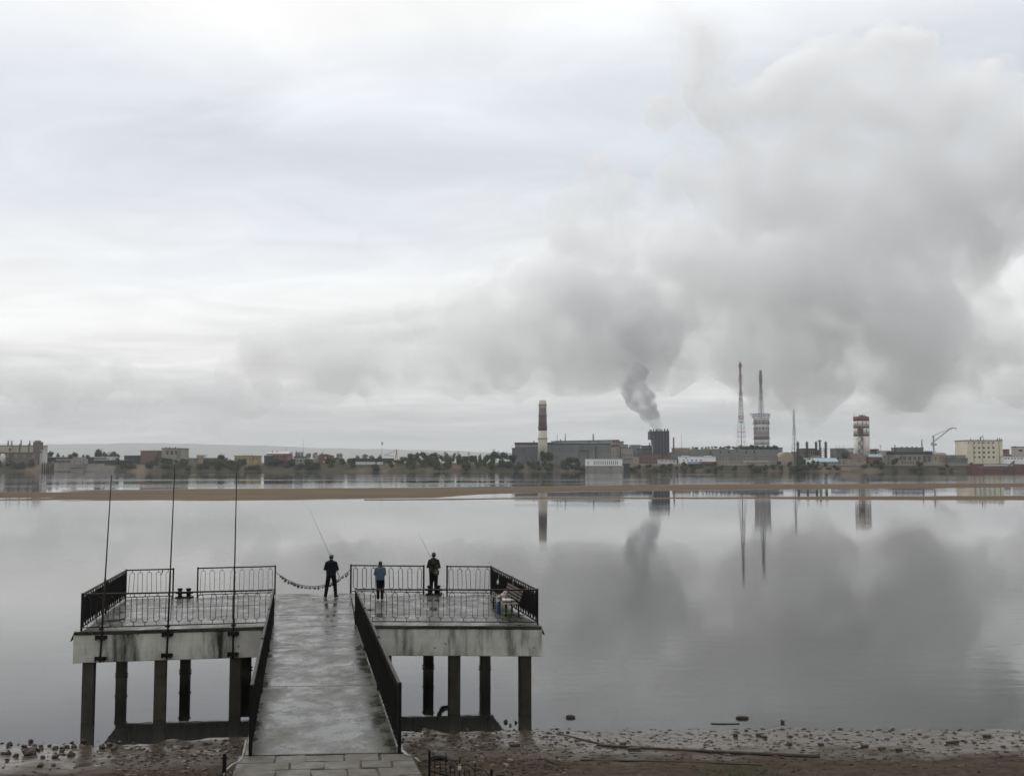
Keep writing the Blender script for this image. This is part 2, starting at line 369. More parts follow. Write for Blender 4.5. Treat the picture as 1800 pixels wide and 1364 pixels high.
# --- sand bars in the river
def sand_material():
    m = mat('bar_sand', (.125, .090, .058), (.085, .062, .042), .05, .95, bump=.2, spec=.08, stretch=(.4, 1, 1), stain=(.07, .056, .042), sscale=.05, sstretch=(.25, 1, 1), samt=(.5, .7))
    t = m.node_tree; b = t.nodes['Principled BSDF']
    if 'wet' not in m:
        m['wet'] = 1; src = b.inputs['Base Color'].links[0].from_socket; ge = t.nodes.new('ShaderNodeNewGeometry'); sp = t.nodes.new('ShaderNodeSeparateXYZ'); t.links.new(ge.outputs['Position'], sp.inputs[0])
        nz = t.nodes.new('ShaderNodeTexNoise'); nz.inputs['Scale'].default_value = .06; nz.inputs['Detail'].default_value = 6; t.links.new(ge.outputs['Position'], nz.inputs['Vector'])
        hh = math_node(t, 'ADD', sp.outputs[2], math_node(t, 'MULTIPLY', math_node(t, 'SUBTRACT', nz.outputs[0], .5), .16))
        mr = t.nodes.new('ShaderNodeMapRange'); mr.inputs[1].default_value = -.02; mr.inputs[2].default_value = .05; t.links.new(hh, mr.inputs[0])
        mx = t.nodes.new('ShaderNodeMixRGB'); mx.inputs[1].default_value = (.06, .046, .033, 1); t.links.new(mr.outputs[0], mx.inputs[0]); t.links.new(src, mx.inputs[2]); t.links.new(mx.outputs[0], b.inputs['Base Color'])
        r2 = t.nodes.new('ShaderNodeMapRange'); r2.inputs[3].default_value = .22; r2.inputs[4].default_value = .95; t.links.new(mr.outputs[0], r2.inputs[0]); t.links.new(r2.outputs[0], b.inputs['Roughness'])
        r3 = t.nodes.new('ShaderNodeMapRange'); r3.inputs[3].default_value = .5; r3.inputs[4].default_value = .06; t.links.new(mr.outputs[0], r3.inputs[0]); t.links.new(r3.outputs[0], b.inputs['Specular IOR Level'])
    return m
def sand_bar(name, label, top, bot, hmax, seed):
    def interp(tab, px):
        for (a, ya), (b, yb) in zip(tab, tab[1:]):
            if a <= px <= b: return ya + (yb - ya) * (px - a) / (b - a)
        return tab[0][1] if px < tab[0][0] else tab[-1][1]
    x0, x1 = top[0][0], top[-1][0]; n = 280; K = 18; m = MB()
    for i in range(n + 1):
        px = x0 + (x1 - x0) * i / n
        jit = lambda s: .35 * mnoise.noise(Vector((px * .02, s, seed))) + .2 * mnoise.noise(Vector((px * .08, s, seed)))
        a = onz(px, interp(top, px) + jit(1)); b = onz(px, interp(bot, px) + jit(5))
        for k in range(K + 1):
            t = k / K; p = b.lerp(a, t); prof = min(1, 4.0 * t, 2.2 * (1 - t)) if 0 < t < 1 else 0
            nz = mnoise.fractal(Vector((p.x * .02, p.y * .035, seed)), .8, 2, 4)
            lowleft = max(0, min(1, (330 - px) / 330)) * .22
            z = -.06 + (hmax + .06) * prof * (1 + .25 * nz) - lowleft * max(0, .6 + nz * 1.6) * 1.2
            if t in (0, 1): z = -.06
            m.v.append((p.x, p.y, z))
    for i in range(n):
        for k in range(K):
            a = i*(K+1)+k; m.f.append((a, a+K+1, a+K+2, a+1))
    tag(m.build(name, sand_material(), smooth=True, fix=False), label, kind='structure')
sand_bar('sand_bar', 'long brown sand bar lying across the river',
         [(-800, 866), (-120, 861.5), (120, 859.5), (300, 858), (600, 856.3), (900, 854.2), (1240, 850.6), (1500, 850), (1920, 848)],
         [(-800, 888), (-120, 884.5), (100, 883.5), (300, 882), (560, 880.6), (760, 876.5), (840, 870.5), (1000, 865.5), (1240, 862), (1500, 859.5), (1920, 856)], .28, 1.0)
sand_bar('sand_bar', 'thin outer sand bar on the near side of the long one',
         [(640, 877.5), (800, 875.5), (900, 874.6), (1100, 874), (1350, 873.2), (1450, 871.2), (1700, 870.4), (1920, 869.5)],
         [(640, 879.6), (800, 879), (900, 877.4), (1100, 877), (1350, 877), (1450, 879.4), (1700, 880), (1920, 880)], .14, 2.0)

# --- far bank, plateau and hills
PZ = 6.5; YB = 897.0
def far_z(x, y):
    yy = y - YB - 5 * mnoise.noise(Vector((x * .012, 0, 4)))
    t = max(0, min(1, yy / 26))
    z = -1.2 + (PZ + 1.2) * (t * t * (3 - 2 * t)) + .8 * mnoise.fractal(Vector((x * .03, y * .03, 1)), .8, 2, 4) * (t > 0) * (1 if y < 960 else .4)
    return z
g = MB(); xs = [-16000, -8000, -4000, -2200] + [-1500 + 8 * i for i in range(int(3000 / 8) + 1)] + [2200, 4000, 8000, 16000]
ysf = [885, 893, 897, 900, 904, 908, 912, 916, 920, 924, 928, 934, 945, 970, 1050, 1400, 2500, 5000, 9000, 16000, 40000]
for y in ysf:
    for x in xs: g.v.append((x, y, far_z(x, y) if y < 1400 else PZ - .5))
nx = len(xs)
for j in range(len(ysf) - 1):
    for i in range(nx - 1): g.f.append((j*nx+i, j*nx+i+1, (j+1)*nx+i+1, (j+1)*nx+i))
BANK = mat('bank_scrub_earth', (.062, .056, .036), (.034, .035, .022), .05, .95, spec=.08, bump=.4, bdist=.5, stain=(.13, .105, .075), sscale=.02, sstretch=(1, 1, 2), samt=(.50, .62))
tag(g.build('far_bank', BANK, smooth=True, fix=False), 'scrubby far river bank rising to the works yard', kind='structure')
g = MB(); n = 160
for i in range(n + 1):
    px = -500 + 2800 * i / n; X = (px - 900) / FPX * 11000
    top = 780 + 2.0 * mnoise.noise(Vector((px * .006, 0, 0))) + 1.0 * mnoise.noise(Vector((px * .04, 2, 0))) + max(0, px - 330) * .028
    top += 3 * max(0, (px - 1100) / 800)
    zt = max(12, H + (812 - top) / FPX * 11000)
    for y, z in ((9300, 4), (9900, zt * .4), (10500, zt * .75), (11000, zt), (11500, zt * .9), (12300, 4)):
        g.v.append((X, y, z + (6 * mnoise.noise(Vector((X * .004, y * .004, 3))) if z > 5 else 0)))
for i in range(n):
    for k in range(5):
        a = i*6+k; g.f.append((a, a+6, a+7, a+1))
tag(g.build('hills', mat('far_forest', (.05, .065, .035), (.03, .042, .025), .004, .95), smooth=True, fix=False), 'low wooded hills fading into the haze', kind='structure')

# ================================================================== PIER
ZD = H - 5.5; RH = 1.19                         # deck level, railing height
def tops(px, py): p = onz(px, py, ZD + RH); p.z = ZD; return p
A, Bp, C, D = onz(143, 1107.5, ZD), onz(480, 1098, ZD), onz(625, 1096.3, ZD), onz(945, 1097.5, ZD)
bk = {k: tops(k, v) for k, v in ((222, 1000.8), (305, 998.6), (348, 997.3), (484, 993.8), (617, 992.3), (745, 993.6), (786, 994), (863, 994.6))}
E, G_ = bk[863], bk[222]
axis = ((G_ - A).normalized() + (E - D).normalized()).normalized()
def out(p, d1, a, d2, b): return p + d1 * a + d2 * b
lat = (D - A).normalized()
F = [A - axis*.30 - lat*.2, Bp - axis*.30, C - axis*.30, D - axis*.30 + lat*.1]
K = [G_ + axis*.12 - lat*.2, bk[484] + axis*.12, bk[617] + axis*.12, E + axis*.12 + lat*.12]
pier = thing('pier', 'square concrete fishing pier platform on square legs standing in the river', 'pier', (F[0]+K[3])/2 * Vector((1, 1, 0)) if False else Vector(((F[0].x+K[3].x)/2, (F[0].y+K[3].y)/2, 0)))
PO = pier.location.copy()
def up(p, z): return Vector((p.x, p.y, z))
def loc_(p): return p - PO
ts = [0, .30, .63, 1]; gap = .016
for c in range(3):
    for r in range(3):
        pts = []
        for (u, t) in ((0, ts[r]), (1, ts[r]), (1, ts[r+1]), (0, ts[r+1])):
            pts.append(F[c+u].lerp(K[c+u], t))
        ce = sum(pts, Vector()) / 4
        dz = random.uniform(-.008, .008)
        pts = [p + (ce - p).normalized() * gap * 1.4 for p in pts]
        m = MB(); m.hexa([loc_(up(p, ZD - .115)) for p in pts], [loc_(up(p, ZD + dz)) for p in pts])
        me = m.mesh('deck_slab', CONCW); bevel(me, .012); link('deck_slab', me, pier)
def beam(p, q, w, z0, z1, name='beam', mt=CONC):
    m = MB(); d = (q - p).normalized(); s = Vector((-d.y, d.x, 0)) * w
    m.hexa([loc_(up(x, z0)) for x in (p, q, q + s, p + s)], [loc_(up(x, z1)) for x in (p, q, q + s, p + s)])
    me = m.mesh(name, mt); bevel(me, .02); return link(name, me, pier)
ZB0, ZB1 = ZD - 1.02, ZD - .117
ins = axis * .05
beam(F[0] + ins, F[1] + ins, .35, ZB0, ZB1); beam(F[1] + ins + lat*.01, F[2] + ins - lat*.01, .35, ZB0, ZB1); beam(F[2] + ins, F[3] + ins, .35, ZB0, ZB1)
beam(K[3] - ins, K[0] - ins, .35, ZB0, ZB1)
beam(K[0] - ins*9 + lat*.03, F[0] + ins*9 + lat*.03, .35, ZB0 + .02, ZB1); beam(F[3] + ins*9 - lat*.03, K[3] - ins*9 - lat*.03, .35, ZB0 + .02, ZB1)
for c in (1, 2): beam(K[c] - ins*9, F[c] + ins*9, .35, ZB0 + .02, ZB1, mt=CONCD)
# bent flashing at the two front corners
for p, s in ((F[0], -1), (F[3], 1)):
    m = MB(); q = p + axis*.2
    m.hexa([loc_(up(x, ZD - .34)) for x in (q + lat*s*.10, q + lat*s*.13, q + lat*s*.13 + axis*.35, q + lat*s*.10 + axis*.35)],
           [loc_(up(x, ZD - .02)) for x in (q - lat*s*.05, q + lat*s*.0, q + axis*.35, q - lat*s*.05 + axis*.35)]); m.build('flashing', RUST, pier)
def leg(px, front, w=.38):
    P0, P1 = (F[0], F[3]) if front else (K[0], K[3])
    # leg under the beam at that column of the picture
    best = min((abs((onz(px, 1200).x / onz(px, 1200).y) - (P0.lerp(P1, t / 400).x / P0.lerp(P1, t / 400).y)), t / 400) for t in range(401))[1]
    if front:
        c = None
        segs = [(F[0], F[1]), (F[1], F[2]), (F[2], F[3])]
    else: segs = [(K[0], K[1]), (K[1], K[2]), (K[2], K[3])]
    tgt = (px - 900) / FPX; bb = None
    for a, b in segs:
        for t in range(201):
            q = a.lerp(b, t / 200); e = abs(q.x / q.y - tgt)
            if bb is None or e < bb[0]: bb = (e, q)
    c = bb[1] + (axis * .30 if front else -axis * .30)
    m = MB(); a, b = lat * w/2, axis * w/2
    ring = [c - a - b, c + a - b, c + a + b, c - a + b]
    m.hexa([loc_(up(x, -1.6)) for x in ring], [loc_(up(x, ZB0 + .0)) for x in ring])
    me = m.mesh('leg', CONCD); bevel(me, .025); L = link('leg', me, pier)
    if not front:
        for z in (.06, .82, 1.82):
            m = MB(); m.hexa([loc_(up(c + a*sx*1.24 + b*sy*.35, z - .025)) for sx, sy in ((-1, -1), (1, -1), (1, 1), (-1, 1))], [loc_(up(c + a*sx*1.24 + b*sy*.35, z + .025)) for sx, sy in ((-1, -1), (1, -1), (1, 1), (-1, 1))])
            m.build('clamp', RUST, L)
for px in (165.5, 290.5, 422, 553, 683, 803, 925): leg(px, True)
for px in (228, 337, 442, 548, 651, 754, 851): leg(px, False, .40)

# ------------------------------------------------------------------ railings
def oval_mesh(h, w=.175, t=.015, dep=.05):
    """one flat-bar loop with a stub at each end; local x along the rail, z up from the bottom rail"""
    m = MB(); pts = []; r = w/2; z0, z1 = .11 + r, h - .10 - r; n = 8
    for i in range(n + 1): a = math.pi * i / n; pts.append((r * math.cos(a), z1 + r * math.sin(a)))
    for i in range(n + 1): a = math.pi + math.pi * i / n; pts.append((r * math.cos(a), z0 + r * math.sin(a)))
    N = len(pts); cx, cz = 0, (z0 + z1) / 2
    def off(p, d):
        zc = z1 if p[1] > z1 - 1e-6 else (z0 if p[1] < z0 + 1e-6 else p[1]); v = Vector((p[0], p[1] - zc)); v = v.normalized() if v.length > 1e-6 else Vector((0, 1)); return (p[0] + v.x*d, p[1] + v.y*d)
    i0 = len(m.v)
    for p in pts:
        a, b = off(p, t/2), off(p, -t/2)
        m.v += [(a[0], -dep/2, a[1]), (a[0], dep/2, a[1]), (b[0], dep/2, b[1]), (b[0], -dep/2, b[1])]
    for k in range(N):
        for j in range(4):
            a = i0+k*4+j; b = i0+k*4+(j+1) % 4; c = i0+((k+1) % N)*4+(j+1) % 4; d = i0+((k+1) % N)*4+j; m.f.append((a, b, c, d))
    m.box(-t/2, t/2, -dep/2, dep/2, z1 + r + t/2, h); m.box(-t/2, t/2, -dep/2, dep/2, 0, z0 - r - t/2)
    return m.mesh('loop', IRON)
LOOP = oval_mesh(RH - .13)
def railing(p, q, n, label, posts=(0, 1), ends=True, step=0, wob=.02, mid=None, rail_mat=IRONR):
    t = thing('railing', label, 'railing', p); d = q - p; L = Vector((d.x, d.y, 0)).length; ang = math.atan2(d.y, d.x); sl = d.z / L
    t.rotation_euler = (0, 0, ang)
    zf = lambda s: s * sl
    plist = list(posts) + ([] if mid is None else mid)
    for s in plist:
        x = s * L; m = MB(); m.box(x - .03, x + .03, -.03, .03, zf(x) - .02, zf(x) + RH + .015); m.build('post', IRON, t)
    for z, w, h, nm, mt in ((RH - .03, .055, .05, 'top_rail', rail_mat), (.085, .03, .03, 'bottom_rail', IRON)):
        m = MB(); a = .031 if posts else 0; m.bar((a, 0, zf(a) + z), (L - a, 0, zf(L - a) + z), w, h); m.build(nm, mt, t)
    for i in range(n):
        x = (i + .5) / n * L
        if any(abs(x - s*L) < .09 for s in plist): x += .1
        o = link('loop', LOOP, t, (x, 0, zf(x) + .10), (0, random.gauss(0, wob), 0))
    return t
railing(A, Bp, 17, 'black oval loop railing on the shore side of the pier behind three tall poles')
railing(C, D, 16, 'black oval loop railing on the shore side of the pier ending beside the bench', rail_mat=IRONR)
railing(G_, bk[305], 5, 'short oval loop railing on the river edge with a brown rag tied over it', wob=.035)
railing(bk[348], bk[484], 8, 'oval loop railing on the river edge holding the left end of the padlock chain')
railing(bk[617], bk[745], 8, 'oval loop railing on the river edge in front of the boy in blue')
railing(bk[786], E, 5, 'short oval loop railing on the river edge at the bench corner', wob=.03)
railing(A + axis*.06, G_ - axis*.06, 21, 'side railing seen almost end on, opposite the side with the bench', posts=(), mid=[.5])
railing(D + axis*.06, E - axis*.06, 21, 'side railing seen almost end on behind the slatted bench', posts=(), mid=[.5])

# ------------------------------------------------------------------ walkway from the shore
ZN = ZD + .42
NL, NR = onz(440, 1327, ZN), onz(702, 1322, ZN)
FL_, FR_ = up(Bp, ZD), up(C, ZD)
walk = thing('walkway', 'wet concrete ramp with side railings leading onto the pier', 'walkway', ((NL+FL_)/2))
WO = walk.location.copy()
sideL = (FL_ - NL).normalized(); sideR = (FR_ - NR).normalized()
latn = (NR - NL).normalized()
n_l, n_r = NL - latn*.10, NR + latn*.10; f_l, f_r = FL_ - axis*.33 - lat*.10, FR_ - axis*.33 + lat*.10
tt = [0, .37, .72, 1]
pl_ = Vector((-(FR_ - NR).y, (FR_ - NR).x, 0)).normalized(); pq_ = Vector(((FL_ - NL).y, -(FL_ - NL).x, 0)).normalized()
CONCR = wet_concrete(((NR, pl_, .42), (NL, pq_, .20)), 'wet_mossy_concrete')
for i in range(3):
    e = .014
    q = [n_l.lerp(f_l, tt[i]), n_r.lerp(f_r, tt[i]), n_r.lerp(f_r, tt[i+1]), n_l.lerp(f_l, tt[i+1])]
    dd = (f_l - n_l).normalized() * e; q = [q[0] + dd, q[1] + dd, q[2] - dd, q[3] - dd]
    m = MB(); m.hexa([x - WO - Vector((0, 0, .16)) for x in q], [x - WO for x in q]); me = m.mesh('ramp_slab', CONCR); bevel(me, .012); link('ramp_slab', me, walk)
for a, b, s in ((n_l, f_l, 1), (n_r, f_r, -1)):
    m = MB(); o1 = latn * s * .12; o2 = latn * s * .40
    z0 = Vector((0, 0, -.60)); z1 = Vector((0, 0, -.162))
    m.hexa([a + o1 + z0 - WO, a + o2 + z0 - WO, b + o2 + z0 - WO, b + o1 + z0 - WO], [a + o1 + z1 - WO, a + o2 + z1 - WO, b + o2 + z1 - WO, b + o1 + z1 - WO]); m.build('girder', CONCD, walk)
railing(NL, FL_ - axis*.05, 44, 'black ramp railing of oval loops next to the pale tape strip and the three poles', posts=(0, 1), mid=[.33, .67])
railing(NR, FR_ - axis*.05, 44, 'black ramp railing of oval loops on the ramp side nearer the bench', posts=(0, 1), mid=[.33, .67])

# paved landing at the foot of the ramp
land = tag(bpy.data.objects.new('landing', None), kind='structure'); COL.objects.link(land); land.location = ((NL+NR)/2)
land['label'] = 'landing of worn paving stones at the shore end of the ramp'
LO = land.location.copy(); back = -(sideL + sideR).normalized()
a0, a1 = NL - latn*.22 + back*.03, NR + latn*.22 + back*.03
a2, a3 = a1 + back*4.4 + latn*.05, a0 + back*4.4 - latn*.05
m = MB(); m.hexa([x - LO - Vector((0, 0, 1.6)) for x in (a3, a2, a1, a0)], [x - LO - Vector((0, 0, .022)) for x in (a3, a2, a1, a0)]); m.build('base', mat('joint_silt', (.05, .041, .03), (.03, .025, .018), 3, .8, spec=.2), land)
PAVE = mat('worn_paving_stone', (.078, .071, .054), (.036, .033, .024), 2.2, .4, .85, bump=.5, stain=(.03, .028, .02), sscale=1.2, sstretch=(1, 1, 1), samt=(.5, .7))
rows = 8; d0 = 0.0
for r in range(rows):
    dep = .46; cols = [0] + [(k + (.5 if r % 2 else .05) + random.uniform(-.10, .10)) / 5.1 for k in range(1, 5)] + [1]
    for c in range(len(cols) - 1):
        u0, u1 = cols[c], cols[c+1]
        if u1 > 1: u1 = 1
        if u0 >= .999: continue
        g_ = .014
        base0, base1 = a0 + back*(r*dep + g_), a0 + back*((r+1)*dep - g_)
        wd = (a1 - a0); L = wd.length
        q = [base1 + wd*(u0 + g_/L), base1 + wd*(u1 - g_/L), base0 + wd*(u1 - g_/L), base0 + wd*(u0 + g_/L)]
        q = [x + Vector((random.uniform(-.03, .03), random.uniform(-.02, .02), random.uniform(-.014, .006))) for x in q]
        m = MB(); m.hexa([x - LO - Vector((0, 0, .054)) for x in q], [x - LO for x in q]); me = m.mesh('paving_stone', PAVE); bevel(me, .02, 2); link('paving_stone', me, land)

# ------------------------------------------------------------------ tall poles clamped to the front beam
def pole(px0, py0, px1, py1, label):
    # foot on the beam's front face
    tgt = (px0 - 900) / FPX; bb = None
    for t in range(401):
        q = F[0].lerp(F[1], t / 400); e = abs(q.x / q.y - tgt)
        if bb is None or e < bb[0]: bb = (e, q)
    c = bb[1] - axis * .06; d = ray(px0, py0); z0 = H + d.z * c.y / d.y
    top = at(px1, py1, c.y)
    t = thing('tall_pole', label, 'pole', (c.x, c.y, z0), group='tall poles clamped to the pier'); v = Vector((top.x - c.x, 0, top.z - z0))
    m = MB(); m.tube([v*0, v*.45], .032, 8); m.build('lower_pole', RUST, t, True)
    m = MB(); m.tube([v*.45, v], .024, 8, rad2=.016); m.build('upper_pole', IRONR, t, True)
    for z in (.12, .80):
        m = MB(); m.box(-.17, .17, -.055, .10, z - .05, z + .05); m.box(-.16, -.11, -.075, -.05, z - .08, z + .08); m.box(.11, .16, -.075, -.05, z - .08, z + .08); m.build('clamp', IRON, t)
    m = MB(); m.box(-.07, .07, -.02, .06, 1.03, 1.10); m.build('bracket', IRON, t)
pole(188, 1164, 196, 835, 'tall thin dark pole at the platform corner, farthest of three from the ramp')
pole(303.5, 1158, 307, 825, 'tall thin dark pole in the middle of three clamped to the concrete beam')
pole(417, 1156, 416, 833, 'tall thin dark pole clamped to the beam beside the ramp')

# ------------------------------------------------------------------ chain and padlocks
c0, c1 = up(bk[484], ZD + .93), up(bk[617], ZD + 1.0)
def chain_pt(t):
    p = c0.lerp(c1, t); tl = .46; s = 4 * t * (1 - t); sag = .66 * s * (1 + .12 * (t - .5)); return p - Vector((0, 0, sag))
m = MB(); NLK = 70
for i in range(NLK):
    a, b = chain_pt(i / NLK), chain_pt((i + 1) / NLK); d = (b - a); mid = (a + b) / 2; dn = d.normalized()
    sd_ = Vector((0, 0, 1)).cross(dn).normalized() if i % 2 else dn.cross(Vector((0, 0, 1)).cross(dn)).normalized()
    hl = d.length * .62; hw = .017
    pts = [mid + dn*hl*math.cos(x) + sd_*hw*math.sin(x) for x in [2*math.pi*k/8 for k in range(8)]]
    m.tube(pts, .006, 4, closed=True)
tag(m.build('chain', RUST), 'sagging rusty chain across the gap in the river edge railing', 'chain')
def lock_mesh(mt):
    m = MB(); m.box(-.028, .028, -.013, .013, -.105, -.05); bevel_me = None
    m.tube([(-.018, 0, -.052), (-.018, 0, -.022), (-.010, 0, -.008), (.010, 0, -.008), (.018, 0, -.022), (.018, 0, -.052)], .0055, 5)
    return m.mesh('padlock', mt)
LK = [(lock_mesh(mat('red_lacquer', (.11, .018, .018), (.05, .012, .012), 20, .6)), 'small red padlock hanging on the sagging chain'),
      (lock_mesh(mat('dull_steel', (.05, .05, .05), (.025, .025, .025), 20, .4, metal=.6)), 'small grey steel padlock hanging on the sagging chain'),
      (lock_mesh(mat('dull_brass', (.22, .14, .05), (.12, .08, .03), 20, .4, metal=.6)), 'small brass padlock hanging on the sagging chain')]
for i in range(46):
    me, lb = LK[random.choice((0, 0, 0, 1, 1, 2))]; t = .05 + .92 * (i + random.uniform(.1, .9)) / 46
    s = random.uniform(.9, 1.7)
    tag(link('padlock', me, None, chain_pt(t) + Vector((0, random.uniform(-.015, .015), .008)), (random.gauss(0, .3), random.gauss(0, .35), random.uniform(0, 6)), (s, s, s)), lb, 'padlock', 'padlocks on the chain')

# ------------------------------------------------------------------ mooring bitts
def bitts(p, label):
    t = thing('mooring_bitts', label, 'bollard', p, math.atan2(lat.y, lat.x), 'mooring bitts on the river edge')
    m = MB(); m.box(-.34, .34, -.16, .16, 0, .035); m.build('base_plate', RUST, t)
    for x in (-.17, .17): m = MB(); m.lathe([(.085, .035), (.08, .30), (.11, .32), (.11, .36), (.06, .38)], (x, 0, 0), 14); m.build('bollard_post', IRON, t, True)
    m = MB(); m.tube([(-.34, 0, .20), (.34, 0, .20)], .05, 10); m.build('cross_bar', IRON, t, True)
bitts((up(bk[305], ZD) + up(bk[348], ZD)) / 2 + Vector((0, -.12, .01)), 'black double mooring bitts in the gap behind the middle pole')
bitts((up(bk[745], ZD) + up(bk[786], ZD)) / 2 + Vector((-.05, -.12, .01)), 'black double mooring bitts at the feet of the man in camouflage')

# tyre fender hanging under the river edge beam
ty = thing('tyre', 'old black tyre hanging under the pier, seen mirrored in the water', 'tyre', K[0].lerp(K[3], .875) + axis*.12)
ty.location.z = ZB0 + .04; ty.rotation_euler = (0, 0, math.atan2(lat.y, lat.x))
m = MB(); m.tube([(.33*math.cos(a), 0, .33*math.sin(a)) for a in [2*math.pi*k/28 for k in range(28)]], .10, 10, closed=True); m.build('tread', mat('old_rubber', (.02, .02, .02), (.012, .012, .012), 12, .85, bump=.5), ty, True)
m = MB(); m.tube([(-.05, 0, .42), (-.05, -.05, .9)], .012, 5); m.tube([(.05, 0, .42), (.05, -.05, .9)], .012, 5); m.build('rope', RUST, ty)

# ------------------------------------------------------------------ bench along the side railing
sd0 = (E - D).normalized()
WOOD = mat('weathered_bench_wood', (.11, .092, .07), (.05, .042, .033), 3, .6, .8, stretch=(1, 6, 6), bump=.2)
bc = D + sd0 * 3.05 + Vector((-sd0.y, sd0.x, 0)) * .42
bench = thing('park_bench', 'wooden slatted bench with dark iron frame along the side railing', 'bench', bc, math.atan2(sd0.y, sd0.x))
# local x along the rail (away from shore), +y towards the pier middle
BL = 2.5
for i in range(5):
    y = -.16 + i * .10; m = MB(); m.box(-BL/2, BL/2, y - .038, y + .038, .43, .46); link('seat_slat', bevel(m.mesh('seat_slat', WOOD), .006), bench)
for i in range(4):
    z = .56 + i * .105; y = -.23 - i * .035; m = MB(); m.box(-BL/2, BL/2, y - .014, y + .014, z - .038, z + .038); link('back_slat', bevel(m.mesh('back_slat', WOOD), .006), bench)
for x in (-BL/2 + .15, 0, BL/2 - .15):
    m = MB(); m.bar((x, .26, 0), (x, .24, .43), .05, .05); m.bar((x, -.22, 0), (x, -.20, .43), .05, .05); m.bar((x, -.24, .425), (x, .27, .425), .05, .03)
    m.bar((x, -.225, .43), (x, -.37, .95), .05, .03, up=(0, 1, 0)); m.build('frame', IRON, bench)
def lump(name, label, cat, loc, parts, m, vox=.015, rz=0):
    o = remesh(parts, vox, name, m, 2); o.location = loc; o.rotation_euler = (0, 0, rz); return tag(o, label, cat)
Mb = Matrix.Translation(bc) @ Matrix.Rotation(math.atan2(sd0.y, sd0.x), 4, 'Z')
bp_ = lambda x, y, z: Mb @ Vector((x, y, z))
WHITE_CL = mat('white_cloth', (.48, .48, .48), (.32, .32, .33), 9, .8, bump=.4)
lump('cloth', 'crumpled white cloth hanging over the bench edge', 'cloth', bp_(-.62, .08, .465), [((0, 0, .05), .13, (1.7, 1.2, .5)), ((.12, .16, .02), .09, (1.5, 1, .5)), ((.1, .25, -.06), .07, (1.6, .5, 1.5)), ((-.15, .05, .07), .07), ((-.05, .24, -.04), .06, (1.3, .5, 1.2))], WHITE_CL)
lump('carrier_bag', 'slumped pale plastic carrier bag on the bench', 'bag', bp_(.18, .06, .465), [((0, 0, .10), .12, (1.3, .9, .9)), ((.05, 0, .20), .08, (1.2, .7, 1.1)), ((.10, .02, .28), .05, (1.4, .5, 1.3)), ((-.14, .05, .06), .08, (1.3, 1, .8))],
     mat('pale_plastic', (.40, .39, .38), (.24, .20, .185), 6, .4, bump=.3))
lump('clothes_bundle', 'reddish brown bundle of clothes on the bench beside the bag', 'clothes', bp_(-.22, .03, .465), [((0, 0, .06), .10, (1.5, 1.2, .7)), ((-.15, .02, .05), .08, (1.4, 1.2, .7)), ((.1, -.05, .08), .07)], mat('reddish_fabric', (.10, .055, .042), (.05, .03, .025), 8, .9, bump=.3))
lump('green_bag', 'bright green plastic bag lying under the bench', 'bag', bp_(-.72, .12, 0), [((0, 0, .05), .07, (2.2, 1.0, .8)), ((.12, .03, .09), .05, (1.2, 1, 1))], mat('green_plastic', (.06, .24, .03), (.04, .15, .02), 8, .5))
bot = thing('water_bottle', 'large blue plastic bottle standing by the bench leg', 'bottle', bp_(-.2, .36, 0))
BLUE = mat('blue_plastic', (.05, .09, .17), (.03, .06, .12), 10, .5)
m = MB(); m.lathe([(.055, 0), (.062, .02), (.062, .13), (.055, .15), (.062, .17), (.062, .32), (.03, .41), (.022, .42)], n=14); m.build('body', BLUE, bot, True)
m = MB(); m.lathe([(.026, .42), (.026, .455), (.02, .46)], n=12); m.build('cap', WHITE_CL, bot, True)
jar = thing('hanging_bottle', 'small clear bottle hung by wire inside the side railing', 'bottle', up(D.lerp(E, .78), ZD + .78) + Vector((-.07, 0, 0)))
m = MB(); m.lathe([(.03, -.14), (.045, -.12), (.045, -.03), (.018, .0), (.018, .04)], n=12); m.build('body', mat('cloudy_glass', (.55, .58, .56), (.4, .42, .4), 10, .2), jar, True)
m = MB(); m.tube([(0, 0, .04), (.03, 0, .18), (.07, 0, .30)], .005, 4); m.build('wire', WHITE_CL, jar)
# rag on the left railing
lump('rag', 'brown rag tied over the short railing near the middle pole', 'cloth', up(bk[222].lerp(bk[305], .77), ZD + RH - .02) + Vector((0, -.03, 0)), [((0, 0, 0), .035, (1.2, 1, .8)), ((.01, -.03, -.09), .032, (1, .6, 2)), ((-.02, -.03, -.2), .025, (1, .6, 1.6))], mat('brown_rag', (.16, .10, .05), (.1, .06, .03), 12, .9), .008)
# leaves and scraps on the deck
m = MB(); m.v += [(-.06, 0, .004), (-.02, -.035, .012), (.04, -.03, .01), (.075, 0, .02), (.04, .03, .008), (-.02, .035, .014), (0, 0, .018)]; m.f += [(0, 1, 6), (1, 2, 6), (2, 3, 6), (3, 4, 6), (4, 5, 6), (5, 0, 6)]
LEAF = m.mesh('fallen_leaf', mat('dead_leaf', (.22, .12, .04), (.12, .07, .03), 9, .8)); LEAFD = LEAF.copy(); LEAFD.materials.clear(); LEAFD.materials.append(mat('rotten_leaf', (.03, .025, .02), (.02, .017, .014), 9, .8))
for px, py, s, dk in ((793, 1067, 1.2, 0), (757, 1095, 1.5, 0), (648, 1071, 3.2, 1), (655, 1072, 2.2, 1), (583, 1090, 1.6, 1), (768, 1053, 2.4, 1), (787, 1060, 1.2, 1), (552, 1054, 1.3, 1), (690, 1074, 1.2, 1), (672, 1064, 1.4, 1), (560, 1085, 1.0, 1)):
    p = onz(px, py, ZD + .012)
    tag(link('fallen_leaf', LEAFD if dk else LEAF, None, p, (0, 0, random.uniform(0, 6)), (s, s, 1.3)), 'dark wet leaf lying on the pier deck' if dk else 'orange brown dry leaf lying on the pier deck', 'leaf', 'scraps on the deck')

